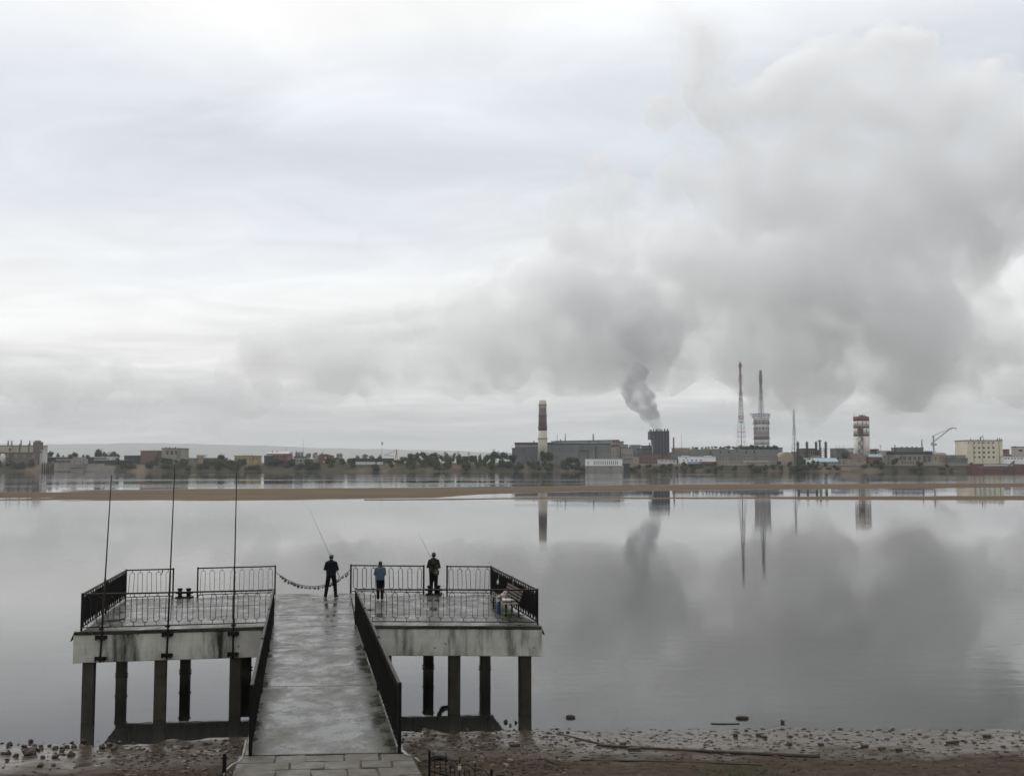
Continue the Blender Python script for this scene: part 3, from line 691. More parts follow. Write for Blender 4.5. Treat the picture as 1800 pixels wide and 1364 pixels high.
# ================================================================== PEOPLE
SKIN = mat('skin', (.42, .24, .17), (.34, .19, .13), 8, .6)
def hand_parts(wr, d, side, bend):
    """palm and five curled fingers from the wrist wr along d; bend = direction in which the fingers curl"""
    d = Vector(d).normalized(); bend = Vector(bend).normalized(); s = d.cross(bend).normalized(); wr = Vector(wr)
    P = [(wr, .024, wr + d*.03, .028)]
    for k, (o, ln) in enumerate(((-.027, .075), (-.009, .085), (.009, .080), (.027, .062))):
        b0 = wr + d*.02 + s*o; k0 = wr + d*.085 + s*o; k1 = k0 + (d*.55 + bend*.8).normalized()*ln*.5; k2 = k1 + (bend - d*.35).normalized()*ln*.5
        P += [(b0, .014, k0, .0115), (k0, .0105, k1, .0095), (k1, .0095, k2, .008)]
    t0 = wr + d*.03 + s*.03*side; t1 = t0 + (d*.5 + s*side*.7 + bend*.5).normalized()*.04; t2 = t1 + (d*.5 + bend*.8 - s*side*.2).normalized()*.035
    P += [(t0, .015, t1, .012), (t1, .0115, t2, .0095)]
    return P
def person(label, base, h, rz, jacket, trouser, hat=None, hair=(.03, .022, .016), lean=0.0, stance=.13, arms='rod', coat=1.0, feet_out=.15, bag=False, hat_kind='cap', wide=1.0):
    k = h / 1.70; root = thing('person', label, 'person', base, rz)
    V = lambda x, y, z: Vector((x*k*wide if abs(x) > .05 else x*k, y*k + lean*z*k, z*k))
    st = stance
    hipL, hipR = V(-.09, 0, .90), V(.09, 0, .90); knL, knR = V(-.09-st*.45, .02, .49), V(.09+st*.45, .03, .49); anL, anR = V(-.09-st*.8, -.02, .09), V(.09+st*.7, -.01, .09)
    shL, shR = V(-.17, 0, 1.385), V(.17, 0, 1.385)
    if arms == 'rod': elL, elR = V(-.262, .05, 1.13), V(.25, .07, 1.12); wrL, wrR = V(-.10, .27, 1.17), V(.10, .26, 1.08)
    else: elL, elR = V(-.235, .07, 1.13), V(.215, .03, 1.12); wrL, wrR = V(-.16, .25, 1.10), V(.13, .22, 1.02)
    hd = V(0, .02, 1.605)
    body = []
    body += [(V(0, .005, 1.40), .055*k, V(0, .015, 1.53), .052*k), (hd, .092*k, (.86, 1.02, 1.18)), (V(0, .05, 1.555), .06*k, (.95, .9, .95)), (V(0, .115, 1.585), .018*k, (.8, 1, 1.3))]
    for s in (-1, 1): body += [(V(s*.083, .01, 1.595), .022*k, (.5, .9, 1.3)), (V(s*.032, .09, 1.615), .013*k)]
    body += [(V(-.035, .093, 1.54), .012*k, V(.035, .093, 1.54), .012*k)]
    for a, b, c in ((shL, elL, wrL), (shR, elR, wrR)): body += [(a, .055*k, b, .042*k), (b, .04*k, c, .028*k)]
    body += hand_parts(wrL, (wrL - elL), 1, (.6, .3, -.5)) + hand_parts(wrR, (wrR - elR), -1, (-.6, .3, -.5))
    body += [(V(-.10, 0, 1.33), .10*k, V(-.08, 0, .95), .105*k), (V(.10, 0, 1.33), .10*k, V(.08, 0, .95), .105*k)]
    for a, b, c in ((hipL, knL, anL), (hipR, knR, anR)): body += [(a, .085*k, b, .055*k), (b, .052*k, c, .035*k)]
    bo = remesh(body, .0085, 'body', SKIN, 2, root)
    J = []
    for s in (-1, 1):
        J += [(V(s*.115, -.005, 1.36), .108*k, V(s*.10, 0, 1.10), .112*k), (V(s*.10, 0, 1.10), .112*k, V(s*.085, 0, .92 - .10*(coat-1)), .115*k*coat), (V(s*.05, .04, 1.3), .10*k, V(s*.05, .05, .95), .11*k)]
    J += [(V(0, -.015, 1.36), .115*k, V(0, -.01, .92), .118*k)]
    J += [(V(-.06, 0, 1.44), .065*k, V(.06, 0, 1.44), .065*k), (V(0, .0, 1.44), .07*k, V(0, .01, 1.50), .06*k)]
    for a, b, c in ((shL, elL, wrL), (shR, elR, wrR)): J += [(a, .074*k, b, .060*k), (b, .058*k, b.lerp(c, .93), .045*k)]
    jo = remesh(J, .012, 'jacket', jacket, 3, root)
    bm = bmesh.new(); bm.from_mesh(jo.data); bmesh.ops.bisect_plane(bm, geom=bm.verts[:]+bm.edges[:]+bm.faces[:], plane_co=(0, 0, (.875 - .12*(coat - 1))*k), plane_no=(0, .05, -1), clear_outer=True); bm.to_mesh(jo.data); bm.free()
    T = [(V(-.07, 0, .90), .112*k, V(.07, 0, .90), .112*k)]
    for a, b, c in ((hipL, knL, anL), (hipR, knR, anR)): T += [(a, .108*k, b, .086*k), (b, .085*k, c + Vector((0, 0, -.015)), .068*k)]
    remesh(T, .012, 'trousers', trouser, 2, root)
    for c, s in ((anL, -1), (anR, 1)):
        f = Vector((s * feet_out, 1, 0)).normalized(); b0 = Vector((c.x, c.y, .045*k))
        sh = remesh([(b0 - f*.05*k, .045*k, b0 + f*.10*k, .040*k), (b0 + f*.10*k, .04*k, b0 + f*.17*k, .03*k), (b0, .05*k, Vector((c.x, c.y, .10*k)), .055*k)], .011, 'shoe', mat('dark_boots', (.009, .0085, .008), (.006, .006, .006), 9, .8, spec=.1), 1, root)
        z0 = min(v.co.z for v in sh.data.vertices)
        for v in sh.data.vertices:
            if v.co.z < .008: v.co.z = .004
    if hat is not None:
        if hat_kind == 'cap':
            ho = remesh([(hd + Vector((0, -.004, .038*k)), .098*k, (.93, 1.08, .86)), (hd + Vector((0, .105*k, .02*k)), .07*k, (1.0, 1.0, .16))], .009, 'cap', hat, 2, root)
        else:
            ho = remesh([(hd + Vector((0, -.004, .025*k)), .104*k, (.92, 1.06, 1.08))], .010, 'knitted_hat', hat, 1, root)
        cut = hd.z - .005*k if hat_kind == 'cap' else hd.z - .04*k
        bm = bmesh.new(); bm.from_mesh(ho.data); bmesh.ops.bisect_plane(bm, geom=bm.verts[:]+bm.edges[:]+bm.faces[:], plane_co=(0, 0, cut), plane_no=(0, 0, -1), clear_outer=True); bm.to_mesh(ho.data); bm.free()
    hr = remesh([(hd + Vector((0, -.018*k, .012*k)), .098*k, (.90, .98, 1.14 if hat is None else .95))], .009, 'hair', mat('hair_%d' % int(hair[0]*1000), hair, tuple(x*.6 for x in hair), 30, .9, bump=.4, spec=.1), 1, root)
    bm = bmesh.new(); bm.from_mesh(hr.data)
    bmesh.ops.bisect_plane(bm, geom=bm.verts[:]+bm.edges[:]+bm.faces[:], plane_co=hd + Vector((0, .03*k, -.03*k)), plane_no=Vector((0, .8, -.6)), clear_outer=True); bm.to_mesh(hr.data); bm.free()
    return root, {'wrL': wrL, 'wrR': wrR, 'k': k}
DARKJ = mat('dark_navy_jacket', (.012, .014, .018), (.007, .008, .010), 6, .95, spec=.1, bump=.5, bdist=.03)
DARKT = mat('black_trousers', (.008, .0085, .010), (.005, .0055, .006), 6, .95, spec=.1, bump=.5, bdist=.03)
CAMO = mat('camouflage_cloth', (.024, .022, .016), (.010, .0095, .007), 7, .95, spec=.1, stain=(.05, .036, .03), sscale=9, sstretch=(1, 1, 1), samt=(.52, .56), bump=.4)
DENIM = mat('faded_blue_denim', (.075, .105, .135), (.045, .066, .088), 5, .95, spec=.15, bump=.4)
p1 = onz(581.5, 1050, ZD + .008); p2 = onz(668, 1053.5, ZD + .008); p3 = onz(762, 1044.6, ZD + .008)
r1, i1 = person('person in dark jacket and green cap holding a long fishing rod', p1, 1.71, R(2), DARKJ, DARKT, mat('green_cap', (.02, .17, .09), (.012, .11, .06), 8, .9), stance=.15, feet_out=.5)
r2, i2 = person('short bareheaded person in a faded blue denim jacket standing at the railing', p2, 1.50, R(12), DENIM, DARKT, None, hair=(.06, .035, .022), arms='relaxed', stance=.0, wide=1.02)
r3, i3 = person('person in camouflage jacket and brown knitted hat holding a fishing rod', p3, 1.70, R(-2), CAMO, DARKT, mat('brown_knit', (.085, .045, .03), (.05, .028, .02), 30, .9, bump=.5), hat_kind='knit', stance=.02, coat=1.06, wide=.95)
# shoulder bag of the man in camouflage
bgp = r3.matrix_basis @ Vector((.13, -.13, .92))
sb = thing('shoulder_bag', 'olive green shoulder bag on the back of the person in camouflage', 'bag', bgp)
o = remesh([((0, 0, .02), .10, (1.25, .55, 1.35)), ((.02, -.01, -.05), .09, (1.1, .6, 1.0))], .01, 'bag_body', mat('olive_canvas', (.045, .046, .022), (.028, .029, .014), 9, .85, bump=.3), 2, sb)
m = MB(); m.box(-.035, .035, -.068, -.052, -.02, .05); m.build('pale_patch', mat('pale_patch', (.16, .155, .10), None, 9, .8), sb)
m = MB(); m.tube([(.06, -.0, .14), (.02, -.01, .30), (-.10, -.01, .42), (-.26, .05, .52)], .016, 5); m.build('strap', MATS['olive_canvas'], sb)
def rod(root, inf, hand_px, tip_px, dy, label, lower=.0):
    hl = root.matrix_basis @ (inf['wrL'].lerp(inf['wrR'], .5) + Vector((0, .09, 0)))
    a = at(hand_px[0], hand_px[1], hl.y); tip = at(tip_px[0], tip_px[1], hl.y + dy)
    d = (tip - a).normalized(); butt = a - d * .45; L = (tip - butt).length
    t = thing('fishing_rod', label, 'fishing rod', butt); v = tip - butt
    m = MB(); m.tube([v*0, v.normalized()*.7], .014, 7); m.build('grip', IRON, t, True)
    pts = [v.normalized()*.7 + (v - v.normalized()*.7) * (i/12) + Vector((0, 0, -.10 * (i/12)**3)) for i in range(13)]
    m = MB(); m.tube(pts, .011, 6, rad2=.0035); m.build('blank', mat('dark_rod', (.03, .03, .03), None, 5, .4), t, True)
    for s in (.28, .52, .74):
        q = pts[int(s*12)]; m = MB(); m.tube([q + Vector((.02*math.cos(x), 0, -.02 + .02*math.sin(x))) for x in [2*math.pi*j/8 for j in range(8)]], .003, 4, closed=True); m.build('line_guide', MATS['dull_steel'], t)
    q = v.normalized()*.5; m = MB(); m.lathe([(.03, -.03), (.035, 0), (.03, .03)], q + Vector((.0, .02, -.07)), 12); m.box(q.x - .008, q.x + .008, q.y + .01, q.y + .03, q.z - .07, q.z); m.build('reel', MATS['dull_steel'], t)
rod(r1, i1, (591, 1001), (540, 884), 3.0, 'long fishing rod held by the person in the green cap')
rod(r3, i3, (766, 997), (733, 930), 2.2, 'shorter fishing rod held by the person in camouflage')

# ================================================================== BEACH THINGS
def stone_mesh(seed, m):
    bm = bmesh.new(); bmesh.ops.create_icosphere(bm, subdivisions=2, radius=1)
    for v in bm.verts:
        n = mnoise.noise(v.co * 1.1 + Vector((seed * 7.1, 0, 0))) * .45 + mnoise.noise(v.co * 2.6 + Vector((seed * 3.1, 5, 0))) * .18
        v.co *= 1 + n
    me = bpy.data.meshes.new('stone'); bm.to_mesh(me); bm.free(); me.materials.append(m)
    return me
ROCK = mat('dark_wet_stone', (.058, .043, .034), (.026, .02, .016), 3, .6, .85, bump=.5)
ROCKP = mat('pale_stone', (.16, .14, .115), (.09, .08, .065), 3, .6, .8, bump=.4)
SM = [stone_mesh(i, ROCK) for i in range(5)]; SP = [stone_mesh(i + 9, ROCKP) for i in range(3)]
def put_stone(px, py, wpx, hratio=.75, pale=False, label=None, group='stones on the muddy shore', sinkz=.25):
    p = onz(px, py, .02)
    for _ in range(3): p = onz(px, py, max(0, ground_z(p.x, p.y)))
    s = wpx / FPX * p.y / 2
    me = random.choice(SP if pale else SM)
    o = link('stone', me, None, (p.x, p.y, max(-.01, p.z) + s * hratio * sinkz * .6), (random.gauss(0, .15), random.gauss(0, .15), random.uniform(0, 6.28)), (s, s * random.uniform(.7, 1.0), s * hratio))
    return tag(o, label or ('pale stone lying on the muddy shore' if pale else 'dark stone lying on the muddy shore'), 'stone', group)
BIGL = 'dark rounded stone in the wet mud beside the outer pier leg'
for px, py, w in ((17, 1309, 11), (43, 1313, 10), (54, 1303, 9), (60, 1312, 9), (72, 1312, 8), (74, 1316, 7), (87, 1311, 7), (97, 1316, 11), (110, 1316, 9), (109, 1321, 9), (118, 1313, 9), (130, 1313, 11), (14, 1325, 11), (28, 1329, 11), (54, 1325, 24), (68, 1319, 8), (97, 1331, 12), (75, 1332, 9), (125, 1327, 13), (70, 1347, 14), (94, 1346, 9), (148, 1304, 10), (127, 1305, 6), (5, 1325, 9), (192, 1310, 12), (180, 1315, 14), (200, 1317, 12)):
    put_stone(px, py, w, .8, label=BIGL, group='stones by the outer pier leg', sinkz=.6)
for px, py, w in ((889, 1269, 7.5), (907, 1270, 5.5), (897, 1275, 5), (1376, 1270, 8)): put_stone(px, py, w, .9, label='dark stone standing in the shallow water past the pier', group='stones in the shallows', sinkz=.9)
rs = random.Random(21)
for i in range(150):
    px = rs.uniform(720, 1795); t = rs.random() ** .8; py = 1278 + t * 68 + (px > 1500) * 2
    put_stone(px, py, rs.uniform(4, 10) * (1.3 if rs.random() < .12 else 1), rs.uniform(.3, .6), pale=False)
for i in range(60):
    px = rs.uniform(720, 960); py = rs.uniform(1300, 1362); put_stone(px, py, rs.uniform(5, 12), rs.uniform(.3, .5), pale=rs.random() < .3)
for i in range(36):
    px = rs.uniform(160, 420); py = rs.uniform(1305, 1360); put_stone(px, py, rs.uniform(5, 12), rs.uniform(.3, .5), pale=rs.random() < .2)
# countless shingle and driftwood crumbs
m = MB(); rs = random.Random(5)
def crumb(m, x, y, s, fl):
    z = max(0, ground_z(x, y)); i = len(m.v); a = rs.uniform(0, 6.28); el = rs.uniform(.5, 2.4)
    for k in range(5):
        t = a + 2*math.pi*k/5; rr = s * rs.uniform(.7, 1.2); dx, dy = rr*math.cos(t)*el, rr*math.sin(t)*.8; m.v.append((x + dx, y + dy, z + s*fl*.35))
    m.v.append((x, y, z + s*fl)); m.v.append((x, y, z - s*.3))
    for k in range(5): m.f += [(i+k, i+(k+1) % 5, i+5), (i+(k+1) % 5, i+k, i+6)]
mp_ = MB()
for i in range(5600):
    px = rs.uniform(-20, 1820); py = 1296 + 90 * rs.random()
    if px > 700: py = 1275 + 100 * rs.random()
    p = onz(px, py, .1); left = px < 700
    if left and px < 200 and rs.random() < .75: continue
    if not left and px > 1000 and rs.random() < .86: continue
    if ground_z(p.x, p.y) < -.02: continue
    crumb(mp_ if rs.random() < (.14 if px < 1000 else .05) else m, p.x, p.y, rs.uniform(.012, .05), rs.uniform(.3, .9))
for i in range(800):
    px = rs.uniform(960, 1820); py = 1277 + 72 * rs.random(); p = onz(px, py, .05); crumb(m, p.x, p.y, rs.uniform(.02, .06), rs.uniform(.2, .6))
tag(m.build('shingle', mat('dark_shingle', (.032, .025, .019), (.015, .012, .009), 2, .8, spec=.2), fix=False), 'dark shingle and driftwood crumbs strewn over the shore', 'shingle', kind='stuff')
tag(mp_.build('shingle', mat('pale_shingle', (.18, .15, .115), (.09, .075, .06), 2, .7), fix=False), 'pale shingle and shell crumbs strewn over the shore', 'shingle', kind='stuff')
def gp(px, py, dz=0):
    p = onz(px, py, .1)
    for _ in range(3): p = onz(px, py, max(0, ground_z(p.x, p.y)))
    p.z = max(0, ground_z(p.x, p.y)) + dz; return p
DRIFT = mat('driftwood', (.062, .048, .038), (.03, .024, .019), 4, .8, stretch=(1, 1, 1), bump=.3)
def stick(pts, r0, r1, label, name='driftwood_pole'):
    m = MB(); P = [gp(x, y, r0*.7) for x, y in pts]; m.tube(P, r0, 7, rad2=r1); tag(m.build(name, DRIFT, smooth=True), label, 'driftwood')
stick([(1050, 1310), (1180, 1318), (1320, 1325), (1440, 1331)], .035, .055, 'long thin driftwood pole lying across the mud flat')
stick([(978, 1289), (1010, 1296), (1045, 1305), (1062, 1309)], .018, .022, 'thin dark branch lying end to end with the long driftwood pole', 'driftwood_branch')
stick([(1340, 1345), (1250, 1341), (1150, 1338), (1020, 1336)], .02, .03, 'dark half buried branch closer to the sand than the long driftwood pole', 'driftwood_branch')
stick([(1250, 1272), (1275, 1272.5), (1300, 1272)], .02, .015, 'short stick at the edge of the water by a floating log', 'driftwood_branch')
stick([(1725, 1285), (1728, 1268)], .0, .0, 'x') if False else None
for px, py, w, lb in ((1003, 1261, .30, 'small dark plank floating off the shore'), (1305, 1262.5, .42, 'short dark log floating off the shore')):
    p = onz(px, py, 0); m = MB(); m.tube([(-w/2, 0, .02), (-w*.3, .01, .035), (w*.3, 0, .035), (w/2, 0, .03)], [.03, .06, .055, .025], 8); tag(m.build('floating_log', DRIFT, smooth=True, loc=p), lb, 'driftwood')
for i, (px, py, w) in enumerate(((1735, 1295, 14), (1520, 1313, 13), (1550, 1317, 12), (1580, 1319, 12), (1443, 1310, 10), (1388, 1309, 8), (1293, 1293, 8), (1333, 1293, 8), (1675, 1306, 22), (1115, 1318, 22), (905, 1311, 18), (1095, 1309, 11))):
    p = gp(px, py, .02); L = w / FPX * p.y; m = MB(); m.box(-L/2, L/2, -.05, .05, -.02, .06); me = bevel(m.mesh('wood_block', DRIFT), .015)
    tag(link('wood_block', me, None, p, (0, random.gauss(0, .05), random.gauss(0, .2))), 'short dark block of driftwood on the mud flat', 'driftwood', 'wood blocks on the mud')
# iron garden fence on the embankment, its top showing
fe = thing('iron_fence', 'low ornamental black iron fence with arched tops on the embankment', 'fence', at(755, 1318, 15.9))
FO = fe.location.copy(); tops_ = [(755, 1318, 15.9), (784, 1322, 15.75), (808, 1331, 15.6), (835, 1338, 15.45), (864, 1351, 15.3), (900, 1356, 15.1), (935, 1366, 14.9)]
TP = [at(*t) - FO for t in tops_]
m = MB(); m.bar(TP[0] - Vector((0, 0, 1.3)), TP[0], .035, .035); m.build('post', IRON, fe)
m = MB(); m.bar(TP[4] - Vector((0, 0, 1.3)), TP[4], .035, .035); m.build('post', IRON, fe)
for k in (1, 2, 3, 5, 6):
    m = MB(); m.tube([TP[k] - Vector((0, 0, 1.2)), TP[k]], .007, 6); m.build('bar', IRON, fe)
for k in range(6):
    a, b = TP[k] - Vector((0, 0, .05)), TP[k+1] - Vector((0, 0, .05))
    for f in (.33, .66):
        c = a.lerp(b, f); m = MB(); m.tube([c - Vector((0, 0, 1.2)), c - Vector((0, 0, .10))], .006, 6); m.build('bar', IRON, fe)
    m = MB(); arc = [a.lerp(b, t/10) + Vector((0, 0, .07*math.sin(math.pi*t/10) - .09)) for t in range(11)]; m.tube(arc, .008, 6); m.build('arch', IRON, fe)
    c = a.lerp(b, .5) - Vector((0, 0, .16)); d = (b - a).normalized()
    sp_ = [c + d*(.012 + .055*t/18)*math.cos(t*.55) + Vector((0, 0, 1))*(.012 + .055*t/18)*math.sin(t*.55) for t in range(19)]
    m = MB(); m.tube(sp_, .005, 5); m.build('scroll', IRON, fe)
m = MB(); m.bar(TP[0] - Vector((0, 0, .30)), TP[6] - Vector((0, 0, .30)), .02, .02); m.build('rail', IRON, fe)
lkp = at(808, 1351, 15.55); o = link('padlock', lock_mesh(mat('pale_metal', (.5, .48, .42), None, 9, .4)), None, lkp + Vector((0, -.02, .08)), None, (.8, .8, .8)); tag(o, 'pale padlock hanging on the ornamental iron fence', 'padlock')
pp = at(395, 1326, 16.6); m = MB(); m.box(-.025, .025, -.025, .025, -1.2, .02); tag(m.build('fence_post', IRON, loc=pp), 'single short black fence post by the pale tape strip', 'post')
TAPE = mat('dirty_white_plastic', (.24, .23, .20), (.12, .115, .10), 7, .6, bump=.3)
def strip(pts, w, label):
    P = [at(*p) for p in pts]; m = MB(); n = len(P)
    for i, p in enumerate(P):
        d = (P[min(i+1, n-1)] - P[max(i-1, 0)]).normalized(); s = d.cross(Vector((0, .6, .8))).normalized() * w * (1 + .3*math.sin(i*2.1)) / 2
        t = Vector((0, -.006, .006)); m.v += [tuple(p - s - t), tuple(p + s - t), tuple(p + s + t), tuple(p - s + t)]
    for i in range(n - 1):
        for j in range(4): a = i*4+j; b = i*4+(j+1) % 4; m.f.append((a, b, b+4, a+4))
    m.f += [(3, 2, 1, 0), tuple(4*(n-1)+j for j in range(4))]
    tag(m.build('tape_strip', TAPE, smooth=True), label, 'tape')
strip([(433, 1300, 18.1), (430, 1315, 17.9), (426, 1330, 17.6), (420, 1337, 17.3), (408, 1343, 17.0), (398, 1352, 16.7), (393, 1362, 16.5)], .028, 'torn pale plastic tape strip trailing from the ramp post beside a single fence post')
strip([(708, 1318, 17.8), (714, 1325, 17.5), (720, 1328, 17.3), (731, 1331, 17.2), (738, 1338, 17.0)], .06, 'torn pale plastic tape scrap beside the ramp on the iron fence side')
# half buried tyre ring on the shore
p = gp(772, 1340); o = thing('half_buried_tyre', 'black tyre half buried in the shingle behind the iron fence', 'tyre', p)
m = MB(); m.tube([(.30*math.cos(a), .30*math.sin(a), .03 + .03*math.sin(a)) for a in [2*math.pi*k/24 for k in range(24)]], .07, 9, closed=True); m.build('tread', MATS['old_rubber'], o, True)
# grass along the sand
m = MB(); rs = random.Random(9)
for i in range(1500):
    px = rs.gauss(1300, 45) if rs.random() < .6 else rs.uniform(705, 745); py = rs.uniform(1349, 1368) if px > 800 else rs.uniform(1335, 1370)
    p = gp(px, py); h = rs.uniform(.04, .10); a = rs.uniform(0, 6.28); dx, dy = .006*math.cos(a), .006*math.sin(a); lx, ly = rs.gauss(0, .03), rs.gauss(0, .03); k = len(m.v)
    m.v += [(p.x - dx, p.y - dy, p.z - .01), (p.x + dx, p.y + dy, p.z - .01), (p.x + lx, p.y + ly, p.z + h)]; m.f.append((k, k+1, k+2))
tag(m.build('grass', mat('shore_grass', (.07, .10, .03), (.04, .06, .02), 3, .8), fix=False), 'short green grass growing at the top of the sand', 'grass', kind='stuff')

# ================================================================== FAR SHORE
def px2x(px, Y): return (px - 900) / FPX * Y * (1 / math.cos(PITCH)) * (math.cos(PITCH) ** 0) * (1 / 1.0) if False else at(px, 812, Y).x
def py2z(py, Y): return at(900, py, Y).z
GLASS = mat('dark_window_glass', (.035, .04, .045), (.02, .022, .025), .6, .25)
def wallm(name, c, stain=None):
    l = sum(c)/3; c = tuple((x*.62 + l*.38)*.9 for x in c)
    return mat(name, c, tuple(x*.8 for x in c), .12, .9, spec=.15, stain=stain or tuple(x*.45 for x in c), sscale=.18, sstretch=(1, 1, .3), samt=(.52, .72))
W_ = {'cream': wallm('cream_render', (.50, .46, .34)), 'white': wallm('white_render', (.66, .65, .62)), 'grey': wallm('grey_panel', (.22, .22, .21)), 'bluegrey': wallm('blue_grey_sheet', (.16, .18, .20)), 'tan': wallm('tan_render', (.34, .29, .22)),
      'brick': wallm('brown_brick', (.22, .12, .09)), 'red': wallm('red_brick', (.27, .10, .07)), 'conc': wallm('pale_concrete', (.33, .30, .25)), 'yellow': wallm('yellow_render', (.48, .34, .10)), 'dark': wallm('dark_sheet', (.055, .06, .068)),
      'cyan': wallm('pale_cyan_sheet', (.26, .36, .38)), 'ochre': wallm('ochre_render', (.42, .33, .20)), 'orange': wallm('orange_sheet', (.48, .24, .05))}
ROOFD = mat('dark_roofing', (.055, .058, .062), (.035, .037, .04), .3, .85); ROOFL = mat('pale_roofing', (.45, .45, .44), (.33, .33, .33), .3, .8); ROOFB = mat('pale_blue_roofing', (.33, .42, .46), (.25, .33, .37), .3, .7); ROOFBR = mat('brown_roofing', (.10, .07, .055), (.07, .05, .04), .3, .8)
RP = {'d': ROOFD, 'l': ROOFL, 'b': ROOFB, 'r': ROOFBR}
def wall_open(m, x0, x1, z0, z1, y, ops, rev=.35):
    """front wall facing the river with real openings and reveals"""
    xs = sorted({x0, x1, *[v for o in ops for v in (o[0], o[1])]}); zs = sorted({z0, z1, *[v for o in ops for v in (o[2], o[3])]})
    xs = [v for v in xs if x0 <= v <= x1]; zs = [v for v in zs if z0 <= v <= z1]
    for i in range(len(xs) - 1):
        for j in range(len(zs) - 1):
            cx, cz = (xs[i]+xs[i+1])/2, (zs[j]+zs[j+1])/2
            if any(o[0] < cx < o[1] and o[2] < cz < o[3] for o in ops): continue
            m.quad((xs[i], y, zs[j]), (xs[i+1], y, zs[j]), (xs[i+1], y, zs[j+1]), (xs[i], y, zs[j+1]))
    for a, b, c, d in ops:
        m.quad((a, y, c), (a, y, d), (a, y+rev, d), (a, y+rev, c)); m.quad((b, y, d), (b, y, c), (b, y+rev, c), (b, y+rev, d)); m.quad((a, y, d), (b, y, d), (b, y+rev, d), (a, y+rev, d)); m.quad((b, y, c), (a, y, c), (a, y+rev, c), (b, y+rev, c))
def block(root, px0, px1, pt, pb, Y, dep, wm, wins=(), y0=0.0, name='wall', roof='flat', rm='d', ridge=None, over=.4, glass=GLASS, sills=False):
    """one box of a building: pixel columns px0..px1, top pt, bottom pb (pixel row or None=ground), root at (X,Y,PZ)"""
    ox, oy, oz = root.location; x0, x1 = px2x(px0, Y) - ox, px2x(px1, Y) - ox; zt = py2z(pt, Y) - oz; zb = (py2z(pb, Y) - oz) if pb is not None else -1.0
    ops = []
    for (cx, cy, w, h) in wins:
        a, b = px2x(cx - w/2, Y) - ox, px2x(cx + w/2, Y) - ox; c, d = py2z(cy + h/2, Y) - oz, py2z(cy - h/2, Y) - oz
        if a > x0 + .1 and b < x1 - .1 and c > zb + .1 and d < zt - .1: ops.append((a, b, c, d))
    m = MB(); wall_open(m, x0, x1, zb, zt, y0, ops); y1 = y0 + dep
    m.quad((x1, y0, zb), (x1, y1, zb), (x1, y1, zt), (x1, y0, zt)); m.quad((x0, y1, zb), (x0, y0, zb), (x0, y0, zt), (x0, y1, zt)); m.quad((x1, y1, zb), (x0, y1, zb), (x0, y1, zt), (x1, y1, zt)); m.quad((x0, y0, zt), (x1, y0, zt), (x1, y1, zt), (x0, y1, zt))
    wo = m.build(name, W_[wm] if isinstance(wm, str) else wm, root, fix=False)
    for a, b, c, d in ops:
        w = MB(); w.box(a + .01, b - .01, y0 + .22, y0 + .30, c + .01, d - .01); wd = w.build('window', glass, root)
        if (b - a) > 1.2:
            w = MB(); w.box((a+b)/2 - .07, (a+b)/2 + .07, y0 + .14, y0 + .215, c + .02, d - .02)
            if d - c > 1.6: w.box(a + .02, (a+b)/2 - .075, y0 + .14, y0 + .215, (c+d)/2 - .06, (c+d)/2 + .06); w.box((a+b)/2 + .075, b - .02, y0 + .14, y0 + .215, (c+d)/2 - .06, (c+d)/2 + .06)
            w.build('frame', W_['grey'], wd)
    m = MB(); rr = RP[rm]
    if roof == 'flat': m.box(x0 - over, x1 + over, y0 - over, y1 + over, zt + .01, zt + .55)
    elif roof == 'slope':
        rz = py2z(ridge, Y) - oz; m.prismx([(y0 - over, zt + .01), (y1 + over, zt + .01), ((y0+y1)/2, rz)], x0 - over, x1 + over)
    elif roof == 'gable':
        rz = py2z(ridge, Y) - oz; m.prism([(x0 - over, zt + .01), (x1 + over, zt + .01), ((x0+x1)/2, rz)], y0 - over, y1 + over)
    elif roof == 'arch':
        rz = py2z(ridge, Y) - oz; n = 12
        m.prism([((x0+x1)/2 + (x1-x0)/2*math.cos(math.pi*k/n), zt + .01 + (rz-zt)*math.sin(math.pi*k/n)) for k in range(n+1)], y0, y1)
    if roof != 'none': m.build('roof', rr, root)
    return wo, (x0, x1, zb, zt)
def bld(name, label, px0, px1, Y, cat='building', z=PZ):
    return thing(name, label, cat, (px2x((px0+px1)/2, Y), Y, z))
def vstack(root, px, pt, pb, wpx, Y, m, y=2.0, name='chimney', taper=.9):
    ox, oy, oz = root.location; x = px2x(px, Y) - ox; r = wpx/2/FPX*Y; b = MB(); b.lathe([(r, py2z(pb, Y) - oz), (r*taper, py2z(pt, Y) - oz)], (x, y, 0), 12); return b.build(name, m, root, True)
def row(x0, x1, n, cy, w, h): return [(x0 + (x1 - x0) * (i + .5) / n, cy, w, h) for i in range(n)]
DK = W_['dark']
# -- left factory
t = bld('factory', 'cream and brown factory hall with a row of thin chimneys and a corner tower', -60, 67, 930)
W_['umber'] = wallm('umber_render', (.17, .13, .115))
block(t, -60, 66, 796, None, 930, 22, 'umber', row(-58, 66, 8, 801, 7, 6), rm='r', glass=mat('dull_pink_panel', (.24, .18, .155), None, .3, .8))
block(t, -60, 64, 784, 795.7, 930, 21, 'cream', [(16, 790.5, 4.5, 4)] + row(-58, 0, 4, 790.5, 4, 4), y0=.5, rm='r')
block(t, 57.5, 67, 778, 795.7, 930, 9, 'umber', y0=-.3, rm='r'); block(t, 59.5, 65, 775.4, 777.6, 930, 6, 'conc', y0=.4, rm='r')
for px in (33.5, 49.5): m = MB(); x = px2x(px, 930) - t.location.x; m.box(x - .35, x + .35, -.25, .25, py2z(795.5, 930) - PZ, py2z(780, 930) - PZ); m.build('pilaster', W_['brick'], t)
